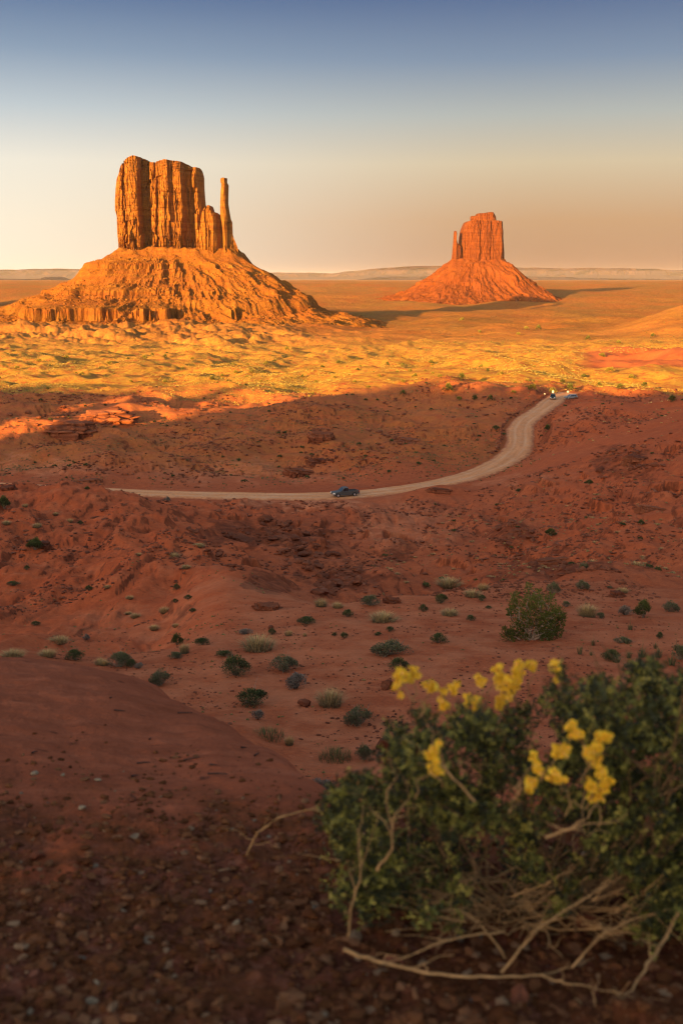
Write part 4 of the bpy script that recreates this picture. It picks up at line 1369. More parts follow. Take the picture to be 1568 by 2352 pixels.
M['stone_ledge'] = mat_rock('ledge_stone', (0.25, 0.072, 0.030), (0.12, 0.034, 0.017), (0.35, 0.115, 0.052), 4.0, 0.35)
ledge(240, 964, 120, 30, 'dark low layered rock outcrop with a sheer right end, on the left', 1, 280, 0.6, 6, 0.15, -5)
ledge(738, 1008, 56, 24, 'dark overhanging rock ledge standing alone beyond the truck', 2, 230, 0.7, 4)
ledge(160, 985, 110, 26, 'low sunlit rock shelf with loose blocks at the left edge', 3, 280, 0.6, 4)
ledge(735, 1062, 46, 14, 'flat stepped rock shelf just beyond the road behind the truck', 4, 226, 0.9, 3, 0.4)
ledge(690, 1085, 56, 12, 'thin tilted rock shelf nearest to the far side of the road', 5, 226, 0.9, 3, 0.5)
ledge(1500, 1172, 70, 12, 'thin dark rock shelf on the shaded hillside near the right edge', 6, 60, 0.5, 3, -0.3)
ledge(1460, 1060, 60, 20, 'broken dark rock ledge on the shaded hillside right of the road', 7, 90, 0.5, 4, -0.2)
ledge(1270, 1290, 90, 14, 'dark rock ledge above the rock band behind the juniper', 8, 60, 0.4, 3, -0.1)
ledge(1415, 1372, 34, 22, 'small cracked red outcrop beside the straw tuft right of the juniper', 9, 44, 0.9, 4, 0.5)
ledge(95, 1260, 44, 26, 'crumbling dark red bank beside the round green bush on the red hill', 10, 40, 0.8, 4, 0.2)
ledge(20, 1125, 40, 14, 'crumbling red outcrop on the red hill at the left edge', 11, 60, 0.8, 3)
ledge(205, 1108, 60, 12, 'dark rock cap on the top of the red hill beside the road', 12, 80, 0.6, 3)
ledge(615, 1400, 60, 22, 'crumbling orange bank at the end of the red hill above the grass tuft', 14, 40, 0.9, 4, 0.2)
ledge(900, 1385, 36, 18, 'crumbling red rim at the edge of the sandy bench in the centre', 15, 38, 0.8, 3)
ledge(1010, 1126, 44, 8, 'low crumbling shelf below the road right of the truck', 16, 150, 0.5, 3)
ledge(560, 1240, 80, 12, 'dark tilted rock shelf on the shaded side of the red hill', 17, 60, 0.5, 4, -0.5, 14)
ledge(940, 1015, 60, 12, 'low rock shelf in the hollow left of the road bend', 18, 230, 0.6, 3)


# ------------------------------------------------------------------ plants
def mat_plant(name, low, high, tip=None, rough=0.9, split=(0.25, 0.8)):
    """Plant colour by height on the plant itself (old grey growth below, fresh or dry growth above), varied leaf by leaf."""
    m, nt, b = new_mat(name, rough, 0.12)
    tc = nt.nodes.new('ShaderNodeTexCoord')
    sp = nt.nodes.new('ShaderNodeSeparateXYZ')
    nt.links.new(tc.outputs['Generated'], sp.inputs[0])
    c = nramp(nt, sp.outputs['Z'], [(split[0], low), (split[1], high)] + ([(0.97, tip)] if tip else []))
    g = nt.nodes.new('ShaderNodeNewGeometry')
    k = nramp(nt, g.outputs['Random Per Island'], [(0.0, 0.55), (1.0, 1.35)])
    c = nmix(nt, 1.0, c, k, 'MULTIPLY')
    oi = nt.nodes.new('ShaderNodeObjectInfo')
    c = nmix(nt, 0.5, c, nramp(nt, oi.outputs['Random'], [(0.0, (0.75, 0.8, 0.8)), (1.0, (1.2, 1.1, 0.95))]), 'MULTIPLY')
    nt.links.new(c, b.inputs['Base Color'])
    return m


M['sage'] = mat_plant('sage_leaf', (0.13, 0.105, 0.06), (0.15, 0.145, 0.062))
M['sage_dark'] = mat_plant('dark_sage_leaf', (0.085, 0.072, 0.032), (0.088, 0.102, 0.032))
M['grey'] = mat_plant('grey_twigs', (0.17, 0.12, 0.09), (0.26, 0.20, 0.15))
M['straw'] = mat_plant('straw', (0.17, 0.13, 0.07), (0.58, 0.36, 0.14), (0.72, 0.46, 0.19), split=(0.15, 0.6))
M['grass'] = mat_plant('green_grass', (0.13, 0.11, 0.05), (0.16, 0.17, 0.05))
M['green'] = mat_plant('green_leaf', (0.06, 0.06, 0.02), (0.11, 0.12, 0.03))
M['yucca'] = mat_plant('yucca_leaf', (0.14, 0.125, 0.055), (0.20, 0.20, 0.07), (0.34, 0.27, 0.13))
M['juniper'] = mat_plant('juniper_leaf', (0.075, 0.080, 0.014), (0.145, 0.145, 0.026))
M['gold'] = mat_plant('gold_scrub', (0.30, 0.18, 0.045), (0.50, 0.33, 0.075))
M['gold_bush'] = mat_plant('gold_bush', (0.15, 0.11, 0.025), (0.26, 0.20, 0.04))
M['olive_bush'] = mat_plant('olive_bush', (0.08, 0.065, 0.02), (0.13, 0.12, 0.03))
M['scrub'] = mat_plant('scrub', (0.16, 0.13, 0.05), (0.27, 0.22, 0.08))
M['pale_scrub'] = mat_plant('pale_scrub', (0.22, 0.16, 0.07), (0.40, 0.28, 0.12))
M['twig'] = mat_flat('bare_twig', (0.30, 0.20, 0.13), 0.9, 0.1, 0, 0.3, 30)
M['bark'] = mat_flat('bark', (0.22, 0.15, 0.10), 0.95, 0.1, 0, 0.35, 20)


def tube(V, Fs, pts, r0, r1, sides=4):
    """Adds a tapering round branch along points to vertex and face lists."""
    pts = [Vector(p) for p in pts]
    base = len(V)
    n = len(pts)
    for i, p in enumerate(pts):
        d = (pts[min(i + 1, n - 1)] - pts[max(i - 1, 0)])
        d = d.normalized() if d.length > 1e-9 else Vector((0, 0, 1))
        a = d.orthogonal().normalized()
        b = d.cross(a)
        r = r0 + (r1 - r0) * i / max(1, n - 1)
        for k in range(sides):
            t = 2 * math.pi * k / sides
            V.append(tuple(p + (a * math.cos(t) + b * math.sin(t)) * r))
        if i:
            for k in range(sides):
                k2 = (k + 1) % sides
                Fs.append((base + (i - 1) * sides + k, base + (i - 1) * sides + k2, base + i * sides + k2, base + i * sides + k))


def finish(name, V, Fs, mat):
    me = bpy.data.meshes.new(name)
    me.from_pydata([tuple(v) for v in V], [], Fs)
    me.update()
    me.materials.append(mat)
    return me


def blades_mesh(name, n, seed, mat, spread=0.5, h=1.0, width=0.02, lean=0.6, curve=0.3, stalks=0):
    """A clump of thin blades; about 1 m wide and h tall."""
    r = random.Random(seed)
    V, Fs = [], []
    for i in range(n + stalks):
        st = i >= n
        a = r.uniform(0, 6.283)
        rr = spread * 0.55 * math.sqrt(r.random()) * (0.2 if st else 1)
        L = h * (r.uniform(0.55, 1.0) * (1 - 0.3 * (rr / (spread * 0.55)) ** 2) if not st else r.uniform(1.5, 2.0))
        ln = (lean * (rr / (spread * 0.55)) * r.uniform(0.6, 1.2) + r.uniform(-.15, .15)) * (0.25 if st else 1)
        bx, by = rr * math.cos(a), rr * math.sin(a)
        a2 = a + r.uniform(-.6, .6)
        w = width * r.uniform(0.7, 1.3)
        wx, wy = -math.sin(a2 + r.uniform(-1, 1)) * w, math.cos(a2) * w
        p1 = (bx + math.cos(a2) * ln * L * 0.45, by + math.sin(a2) * ln * L * 0.45, L * 0.55)
        k = ln + curve * r.random() * (0 if st else 1)
        p2 = (bx + math.cos(a2) * k * L, by + math.sin(a2) * k * L, L * (1 - 0.35 * min(1, abs(k)) ** 2))
        b = len(V)
        V += [(bx - wx, by - wy, -0.03), (bx + wx, by + wy, -0.03), (p1[0] - wx * .7, p1[1] - wy * .7, p1[2]), (p1[0] + wx * .7, p1[1] + wy * .7, p1[2]), p2]
        Fs += [(b, b + 1, b + 3, b + 2), (b + 2, b + 3, b + 4)]
    return finish(name, V, Fs, mat)


def shrub_meshes(name, seed, leafmat, n=900, h=0.6, clumps=14, leaf=0.035, twigs=30, twigmat=None):
    """A low bush about 1 m wide and h tall: leaf clumps with gaps, and its woody twigs."""
    r = random.Random(seed)
    cl = []
    for i in range(clumps):
        a = r.uniform(0, 6.283)
        q = math.sqrt(r.random())
        x, y = 0.36 * q * math.cos(a), 0.36 * q * math.sin(a)
        z = h * (0.28 + 0.5 * (1 - q * q) * r.uniform(0.6, 1.1))
        cl.append((x, y, z, r.uniform(0.10, 0.19)))
    V, Fs = [], []
    for i in range(n):
        x, y, z, R = r.choice(cl)
        d = Vector((r.gauss(0, 1), r.gauss(0, 1), r.gauss(0, 1))).normalized()
        rad = R * (0.45 + 0.6 * r.random())
        p = Vector((x, y, z)) + Vector((d.x, d.y, d.z * 0.85)) * rad
        p.z = max(p.z, 0.0 + 0.03 * r.random())
        g = (d + Vector((0, 0, 0.5)) + Vector((r.uniform(-.6, .6), r.uniform(-.6, .6), r.uniform(-.3, .6)))).normalized()
        s = g.orthogonal().normalized()
        s = (Matrix.Rotation(r.uniform(0, 6.28), 3, g) @ s) * leaf * r.uniform(0.25, 0.45)
        L = leaf * r.uniform(0.8, 1.7)
        b = len(V)
        V += [p - s, p + s, p + g * L]
        Fs.append((b, b + 1, b + 2))
    leaves = finish('foliage', V, Fs, leafmat)
    V, Fs = [], []
    for i in range(twigs):
        x, y, z, R = r.choice(cl)
        e = Vector((x, y, z)) + Vector((r.gauss(0, .7), r.gauss(0, .7), r.gauss(0.45, .6))) * R * r.uniform(.8, 1.7)
        e.z = max(e.z, 0.05)
        m_ = Vector((x * .45, y * .45, z * .35)) + Vector((r.gauss(0, .03), r.gauss(0, .03), 0))
        tube(V, Fs, [(r.uniform(-.03, .03), r.uniform(-.03, .03), -.04), m_, e], 0.010, 0.003, 3)
    tw = finish('twigs', V, Fs, twigmat or M['twig'])
    return leaves, tw


P_SAGE = [shrub_meshes('sage', 10 + i, M['sage'], 3000, 0.62, 24, 0.034, 85) for i in range(3)]
P_DARK = [shrub_meshes('dark', 20 + i, M['sage_dark'], 3400, 0.68, 22, 0.034, 55) for i in range(3)]
P_GREY = [shrub_meshes('grey', 30 + i, M['grey'], 1400, 0.66, 20, 0.05, 90, M['grey']) for i in range(2)]
P_GREEN = [shrub_meshes('green', 40 + i, M['green'], 3600, 0.95, 28, 0.042, 30) for i in range(2)]
P_STRAW = [blades_mesh('straw', 620, 50 + i, M['straw'], 0.85, 0.75, 0.007, 0.95, 0.25) for i in range(3)]
P_GRASS = [blades_mesh('grass', 420, 60 + i, M['grass'], 1.3, 0.40, 0.008, 0.35) for i in range(2)]
P_YUCCA = [blades_mesh('yucca', 80, 70 + i, M['yucca'], 0.35, 0.62, 0.012, 0.75, 0.15, i) for i in range(3)]

ORD = ['first', 'second', 'third', 'fourth', 'fifth', 'sixth', 'seventh', 'eighth', 'ninth', 'tenth', 'eleventh', 'twelfth', 'thirteenth', 'fourteenth', 'fifteenth', 'sixteenth',
       'seventeenth', 'eighteenth', 'nineteenth', 'twentieth']
KIND = {    # kind: object name, category, look, group
    'sage': ('sagebrush', 'shrub', 'grey-green sagebrush', 'grey-green sagebrush bushes'),
    'dark': ('sagebrush', 'shrub', 'dark green low bush', 'dark green low bushes'),
    'grey': ('dry_bush', 'shrub', 'bare grey twiggy bush', 'bare grey bushes'),
    'green': ('leafy_bush', 'shrub', 'leafy green bush', 'leafy green bushes'),
    'straw': ('grass_tuft', 'grass tuft', 'straw-tipped grass tuft', 'straw-coloured grass tufts'),
    'grass': ('green_grass_patch', 'grass patch', 'patch of short green grass', 'patches of green grass'),
    'yucca': ('yucca', 'yucca', 'small spiky yucca', 'yuccas in the row at the right'),
}
_seen_kinds = {}


def plant(kind, px, py, w, h, label, ymin=15):
    """A plant whose foot is seen at (px, py) and which spans about w by h in the picture."""
    r = random.Random(int(px * 31 + py))
    p = hit(px, py, ymin=ymin)
    k = p.y / F / CP
    nm, cat, look, grp = KIND[kind]
    protos = {'sage': P_SAGE, 'dark': P_DARK, 'grey': P_GREY, 'green': P_GREEN, 'straw': P_STRAW, 'grass': P_GRASS, 'yucca': P_YUCCA}[kind]
    pr = r.choice(protos)
    nat = {'sage': (.92, .64), 'dark': (.92, .70), 'grey': (.95, .7), 'green': (.92, .95), 'straw': (1.15, .74), 'grass': (1.5, .40), 'yucca': (.9, .62)}[kind]
    sx, sz = w * k / nat[0], h * k / nat[1]
    rz = r.uniform(0, 6.28) if abs(w - h) < w * 0.5 else r.choice([0, math.pi])
    if isinstance(pr, tuple):
        o = empty(nm, p, rz)
        for nme, me in zip(('foliage', 'twigs'), pr):
            c = bpy.data.objects.new(nme, me)
            c.parent = o
            COL.objects.link(c)
    else:
        o = put(nm, pr, p, 1.0, (0, 0, rz))
    o.scale = (sx, 0.5 * (sx + min(sx, sz * 1.3)), sz)
    tag(o, label, cat, grp)
    return o


# the plants one can tell apart, by what stands beside them
for q in [
    ('sage', 367, 1573, 58, 42, 'grey-green sagebrush by itself just above the crest of the bare mound'),
    ('dark', 540, 1552, 76, 50, 'large round dark green bush, left of two in the middle of the bench'),
    ('sage', 652, 1541, 70, 42, 'broad olive sagebrush right of the large round dark bush'),
    ('grey', 680, 1582, 58, 46, 'pale twiggy bush with a green shoot, below the broad olive sagebrush'),
    ('dark', 580, 1620, 84, 46, 'dark green spreading bush above a small pale bush and left of the round boulder'),
    ('straw', 758, 1622, 62, 54, 'straw-tipped grass tuft immediately right of the small round boulder'),
    ('grey', 592, 1653, 36, 30, 'small pale dry bush below the dark green spreading bush'),
    ('sage', 822, 1664, 78, 50, 'grey sagebrush with a dead yellow stem, right of the straw tuft by the boulder'),
    ('grass', 615, 1694, 84, 20, 'thin strip of green grass beside the crest of the bare mound'),
    ('straw', 664, 1712, 22, 30, 'wispy dry tuft at the end of the thin strip of green grass'),
    ('grass', 770, 1746, 86, 32, 'thick strip of green grass left of the big foreground bush'),
    ('sage', 836, 1746, 48, 42, 'sagebrush with dead white twigs at the end of the thick green grass strip'),
    ('grey', 738, 1820, 60, 40, 'bluish grey bush at the right foot of the bare mound'),
    ('straw', 592, 1495, 78, 46, 'big rounded straw grass tuft, largest on the bench'),
    ('sage', 896, 1504, 94, 40, 'widest sagebrush in the middle of the bench, with pale twigs at its foot'),
    ('dark', 914, 1540, 54, 32, 'dark sagebrush below the widest one, above a dark rock'),
    ('green', 1476, 1419, 44, 48, 'bright green rounded bush standing alone right of the juniper'),
    ('straw', 1348, 1417, 46, 40, 'bushy straw-topped tuft on the bank right of the juniper'),
    ('grey', 1436, 1413, 36, 26, 'pale grey twigs beside the bright green rounded bush'),
    ('sage', 1458, 1547, 60, 36, 'grey sagebrush right behind the top of the big foreground bush'),
    ('dark', 1402, 1516, 50, 28, 'dark cushion bush with a spiky yucca growing against it'),
    ('sage', 1560, 1516, 40, 40, 'tall grey sagebrush cut by the right edge of the picture, behind the yuccas'),
    ('green', 10, 1169, 30, 34, 'dusty green bush cut by the left edge near the hilltop'),
    ('green', 80, 1264, 38, 36, 'round green bush above a dark crumbling bank on the red hill'),
    ('green', 200, 1125, 14, 10, 'small vivid green bush on top of the red hill'),
    ('straw', 1029, 1349, 56, 28, 'wide straw tuft on the rim of the bench, left of the juniper'),
    ('straw', 1033, 1414, 40, 20, 'cushion of straw grass in the open between the juniper and the bench rim'),
    ('sage', 851, 1391, 52, 27, 'grey-green bush on the rim of the bench above the gully'),
    ('sage', 275, 1532, 66, 40, 'tangled grey bush with bare upright twigs at the foot of the red hill'),
    ('dark', 302, 1533, 30, 22, 'low green bush against the tangled grey bush'),
    ('dark', 172, 1517, 48, 30, 'dark bush with a dead yellow twig behind the bare mound'),
    ('straw', 424, 1502, 24, 36, 'tall narrow straw tuft at the foot of the red hill'),
    ('green', 407, 1482, 30, 32, 'feathery green bush just above the tall narrow straw tuft'),
    ('sage', 402, 1513, 38, 18, 'flat sagebrush with pale roots below the tall narrow straw tuft'),
    ('dark', 464, 1481, 42, 20, 'low dark green bush at the red hill foot, left of the big straw tuft'),
    ('dark', 703, 1434, 50, 20, 'long low dark green bush above the open sand of the bench'),
    ('straw', 879, 1429, 62, 30, 'mixed straw and green tuft below the grey-green bush on the rim'),
    ('dark', 1006, 1477, 44, 26, 'pair-like dark green bush in the open sand left of the juniper'),
    ('sage', 1339, 1311, 26, 24, 'dark sagebrush growing in the rock band behind the juniper'),
    ('sage', 1336, 1354, 36, 24, 'sagebrush at the lower edge of the rock band right of the juniper'),
    ('sage', 1269, 1364, 32, 34, 'upright grey bush close behind the right side of the juniper'),
    ('green', 1265, 1232, 30, 20, 'dark green bush in the stones on the slope above the juniper'),
    ('green', 1352, 1113, 20, 14, 'green bush on the hillside between the road bend and the juniper'),
    ('green', 1472, 1206, 16, 14, 'dark green bush alone on the bare hillside near the right edge'),
    ('green', 1257, 990, 16, 16, 'dark green bush beside the right edge of the upper road'),
    ('dark', 1139, 988, 20, 12, 'low green bush left of the upper road, by its stone row'),
    ('grey', 384, 1152, 16, 13, 'feathery dry bush standing against the near edge of the road'),
    ('dark', 1190, 1130, 16, 8, 'low green bush on the open slope below the road bend'),
]:
    plant(*q)

# further small plants, told apart by counting within their place
MORE = {
    ('dark', 'on the open sand of the bench'): [(624, 1458, 22, 16), (515, 1507, 46, 16), (798, 1417, 30, 20), (971, 1405, 24, 18), (1013, 1386, 34, 26), (1081, 1426, 24, 16), (896, 1451, 22, 14),
                                               (868, 1460, 20, 9), (790, 1466, 22, 16), (768, 1462, 14, 10), (1121, 1398, 18, 8), (1106, 1381, 20, 18), (1514, 1467, 18, 18)],
    ('straw', 'on the open sand of the bench'): [(663, 1461, 18, 18), (737, 1394, 30, 24), (775, 1397, 26, 18), (1084, 1372, 38, 24), (1109, 1355, 24, 20), (1429, 1363, 26, 18), (700, 1462, 10, 10)],
    ('sage', 'along the rim right of the juniper'): [(1300, 1395, 22, 16), (1378, 1420, 22, 18), (1428, 1477, 42, 16), (1539, 1405, 42, 28), (1400, 1352, 14, 8)],
    ('yucca', 'in the row at the right'): [(1331, 1504, 20, 32), (1361, 1483, 18, 22), (1357, 1506, 14, 14), (1446, 1447, 22, 24), (1414, 1522, 34, 28), (1444, 1512, 24, 26), (1474, 1511, 38, 32),
                                           (1511, 1511, 32, 30), (1541, 1529, 40, 34), (1505, 1490, 18, 20), (1552, 1495, 24, 26), (1440, 1480, 22, 16)],
    ('straw', 'on the face of the red hill'): [(85, 1212, 22, 14), (128, 1185, 14, 10), (160, 1200, 16, 12), (247, 1353, 16, 10), (299, 1377, 18, 11), (311, 1419, 24, 14), (354, 1447, 24, 14), (378, 1408, 26, 18),
                                               (404, 1441, 16, 12), (400, 1282, 24, 15), (427, 1308, 20, 11), (457, 1257, 26, 11), (15, 1205, 20, 12), (295, 1412, 16, 8), (318, 1277, 16, 9), (58, 1165, 14, 10)],
    ('dark', 'on the face of the red hill'): [(204, 1357, 20, 14), (405, 1355, 18, 15), (402, 1385, 18, 10), (442, 1406, 20, 10), (432, 1377, 22, 12), (82, 1437, 26, 11), (185, 1205, 16, 10), (62, 1310, 16, 12), (30, 1345, 34, 12)],
    ('straw', 'in the row behind the bare mound'): [(30, 1510, 54, 22), (110, 1509, 40, 22), (136, 1477, 44, 20), (230, 1528, 26, 22), (240, 1530, 20, 20)],
    ('grey', 'in the row behind the bare mound'): [(198, 1470, 20, 16), (565, 1456, 38, 14), (320, 1536, 24, 18)],
}
for (kind, where), pts in MORE.items():
    for i, q in enumerate(sorted(pts)):
        plant(kind, *q, label='%s, %s from left %s' % (KIND[kind][2], ORD[i], where))


def boulder(px, py, w, h, label, ymin=15):
    p = hit(px, py, ymin=ymin)
    k = p.y / F / CP
    r = random.Random(px)
    return put('boulder', r.choice(BOULDERS[:7]), p + Vector((0, 0, h * k * 0.3)), (w * k * .5, w * k * .42, h * k * .72), (0, 0, r.uniform(0, 3)), label, 'boulder')


boulder(700, 1622, 34, 22, 'small rounded orange boulder beside the straw-tipped tuft')
boulder(888, 1583, 42, 36, 'dark pyramid-like boulder left of the yellow flowers')
boulder(880, 1722, 46, 46, 'reddish boulder half hidden by the left side of the big bush')
boulder(620, 1445, 18, 12, 'flat red block above the big rounded straw tuft')
boulder(1425, 1340, 22, 12, 'pale boulder near the rock band at the right')


# the juniper on the bench
def limb_path(r, a, b, n=5, wob=0.08):
    L = (b - a).length
    return [a.lerp(b, i / n) + Vector((r.gauss(0, wob), r.gauss(0, wob), r.gauss(0, wob))) * L * math.sin(math.pi * i / n) for i in range(n + 1)]


def juniper():
    p = hit(1222, 1470, ymin=15)
    k = p.y / F / CP
    r = random.Random(3)
    root = empty('juniper_bush', p)
    tag(root, 'big dark green juniper bush with bare twigs showing, tallest plant on the bench', 'juniper')
    # leaf masses read from the picture: across, up, radius
    lobes = [(-58, 8, 16), (-42, 14, 15), (-20, 12, 14), (-62, 20, 10), (-35, 40, 17), (-42, 62, 15), (-40, 82, 14), (-42, 100, 11), (-20, 55, 18), (-15, 85, 17), (-15, 110, 13), (-12, 126, 8), (5, 70, 20), (5, 100, 14),
             (5, 35, 17), (10, 118, 8), (22, 92, 15), (25, 60, 20), (28, 28, 20), (38, 100, 12), (45, 72, 18), (45, 40, 20), (48, 12, 17), (62, 60, 14), (66, 38, 13), (62, 15, 14), (32, 8, 14), (-48, 95, 8), (-56, 72, 5), (-54, 58, 5), (72, 50, 9)]
    V, Fs, TV, TF, BV, BF = [], [], [], [], [], []
    base = Vector((0, 0, 0))
    for (x, z, R) in lobes:
        y = r.uniform(-0.5, 0.5) * (50 - 0.25 * abs(x)) * k
        c = Vector((x * k, y, max(z, R * 0.6) * k))
        path = limb_path(r, base + Vector((r.uniform(-.1, .1), r.uniform(-.1, .1), -0.05)), c, 5, 0.10)
        tube(TV, TF, path, 0.035, 0.008, 5)
        R *= k * 1.1
        for b in range(int(10 + 1400 * R * R)):
            d = Vector((r.gauss(0, 1), r.gauss(0, 1), r.gauss(0, 1))).normalized()
            s0 = c + d * R * (r.random() ** 0.5)
            g = (d * 0.8 + Vector((0, 0, 0.7)) + Vector((r.gauss(0, .4), r.gauss(0, .4), r.gauss(0, .3)))).normalized()
            L = r.uniform(0.06, 0.16)
            for j in range(9):         # a sprig of scale leaves
                q = s0 + g * L * j / 9
                dd = (g + Vector((r.gauss(0, .8), r.gauss(0, .8), r.gauss(0, .8)))).normalized()
                ss = dd.orthogonal().normalized() * 0.010
                n0 = len(V)
                V += [q - ss, q + ss, q + dd * r.uniform(0.035, 0.06)]
                Fs.append((n0, n0 + 1, n0 + 2))
        for b in range(3):
            e = c + Vector((r.gauss(0, 1), r.gauss(0, 1) - 0.8, r.gauss(0, 1))).normalized() * R * r.uniform(.9, 1.25)
            tube(TV, TF, limb_path(r, c, e, 3, 0.15), 0.010, 0.004, 3)
    for nm, v, f, m in (('crown', V, Fs, M['juniper']), ('trunk', TV, TF, M['twig'])):
        o = bpy.data.objects.new(nm, finish(nm, v, f, m))
        o.parent = root
        COL.objects.link(o)


juniper()


# scrub farther off -------------------------------------------------------------------------------
def tuft_cloud(name, pts, size, seed, mat, blades=12, up=0.8):
    r = np.random.default_rng(seed)
    n = len(pts)
    d = r.normal(size=(n, blades, 3))
    d /= np.linalg.norm(d, axis=2)[:, :, None]
    d[:, :, 2] = np.abs(d[:, :, 2]) * up
    b = pts[:, None, :] + d * np.array([1, 1, .3]) * size[:, None, None] * 0.25
    tip = pts[:, None, :] + d * size[:, None, None] * (0.45 + 0.25 * r.random((n, blades, 1)))
    s = r.normal(size=(n, blades, 3))
    s /= np.linalg.norm(s, axis=2)[:, :, None]
    s = s * size[:, None, None] * 0.17
    V = np.stack([b - s, b + s, tip], 2).reshape(-1, 3)
    o = mesh_obj(name, V, np.arange(len(V)).reshape(-1, 3), mat, smooth=False)
    o['kind'] = 'stuff'
    return o


def scrub():
    r = np.random.default_rng(15)
    lit = lambda x, y, px, py, r: (1.3 * fbm(x / 70, y / 90, 65, 4) + 0.6 * fbm(x / 14, y / 18, 66, 3) + 0.8 * r.random(len(x)) > 0.40) & ~((px > 1290) & (y > 505) & (y < 690) & (px > 1340))
    for nm, n, y0, y1, seed, mat in (('dry_grass', 30000, 385, 760, 41, 'gold'), ('dry_grass', 14000, 700, 1150, 42, 'gold'), ('low_scrub', 22000, 385, 1000, 43, 'scrub'), ('low_scrub', 6000, 1000, 2800, 44, 'olive_bush')):
        p, px, py = scatter(n, y0, y1, -0.38, 0.40, seed, lit)
        size = (0.28 + 0.85 * r.random(len(p)) ** 3) * (p[:, 1] / 500) ** 0.5 * (1.5 if y0 == 1000 else 1)
        tuft_cloud(nm, p, size, seed, M[mat], 12)
    for nm, n, y0, y1, seed, mat in (('low_scrub', 3800, 228, 400, 45, 'scrub'), ('dry_grass', 2600, 228, 400, 46, 'straw')):
        p, px, py = scatter(n, y0, y1, -0.38, 0.40, seed, lambda x, y, px, py, r: (fbm(x / 22, y / 26, 66, 4) + 0.7 * r.random(len(x)) > 0.42) & ((px < 1230) | (r.random(len(x)) < 0.3)))
        size = 0.25 + 0.55 * r.random(len(p)) ** 2
        tuft_cloud(nm, p, size, seed, M[mat], 14)
    p, px, py = scatter(1500, 60, 215, -0.1, 0.42, 47, lambda x, y, px, py, r: (px > 850) & (fbm(x / 10, y / 12, 67, 4) + 0.8 * r.random(len(x)) > 0.45))
    tuft_cloud('dry_grass', p, 0.12 + 0.22 * r.random(len(p)) ** 2, 48, M['pale_scrub'], 26)
    p, px, py = scatter(900, 17, 47, -0.30, 0.40, 51, lambda x, y, px, py, r: (px > 430) & (1.2 * fbm(x / 4, y / 5, 69, 4) + 0.7 * r.random(len(x)) > 0.55))
    tuft_cloud('dry_grass', p, 0.03 + 0.09 * r.random(len(p)) ** 2.5, 52, M['scrub'], 22)
    p, px, py = scatter(700, 36, 112, -0.42, -0.05, 49, lambda x, y, px, py, r: (px < 620) & (fbm(x / 5, y / 7, 68, 4) + 0.8 * r.random(len(x)) > 0.6))
    tuft_cloud('dry_grass', p, 0.05 + 0.10 * r.random(len(p)) ** 2, 50, M['scrub'], 26)


scrub()

LOW = [finish('shrub', *(lambda a: ([v.co[:] for v in a.vertices], [q.vertices[:] for q in a.polygons]))(shrub_meshes('t', 80 + i, M['sage'], 420, 0.8, 12, 0.10, 2)[0]), M['gold_bush']) for i in range(3)]
LOW_DARK = [finish('shrub', *(lambda a: ([v.co[:] for v in a.vertices], [q.vertices[:] for q in a.polygons]))(shrub_meshes('t', 90 + i, M['sage'], 420, 0.8, 12, 0.10, 2)[0]), M['olive_bush']) for i in range(3)]
TUFT = [blades_mesh('tuft', 110, 85 + i, M['straw'], 0.9, 0.55, 0.02, 0.8, 0.2) for i in range(3)]
TUFT_DARK = [finish('shrub', *(lambda a: ([v.co[:] for v in a.vertices], [q.vertices[:] for q in a.polygons]))(shrub_meshes('t', 95 + i, M['sage'], 300, 0.7, 9, 0.11, 2)[0]), M['sage_dark']) for i in range(3)]


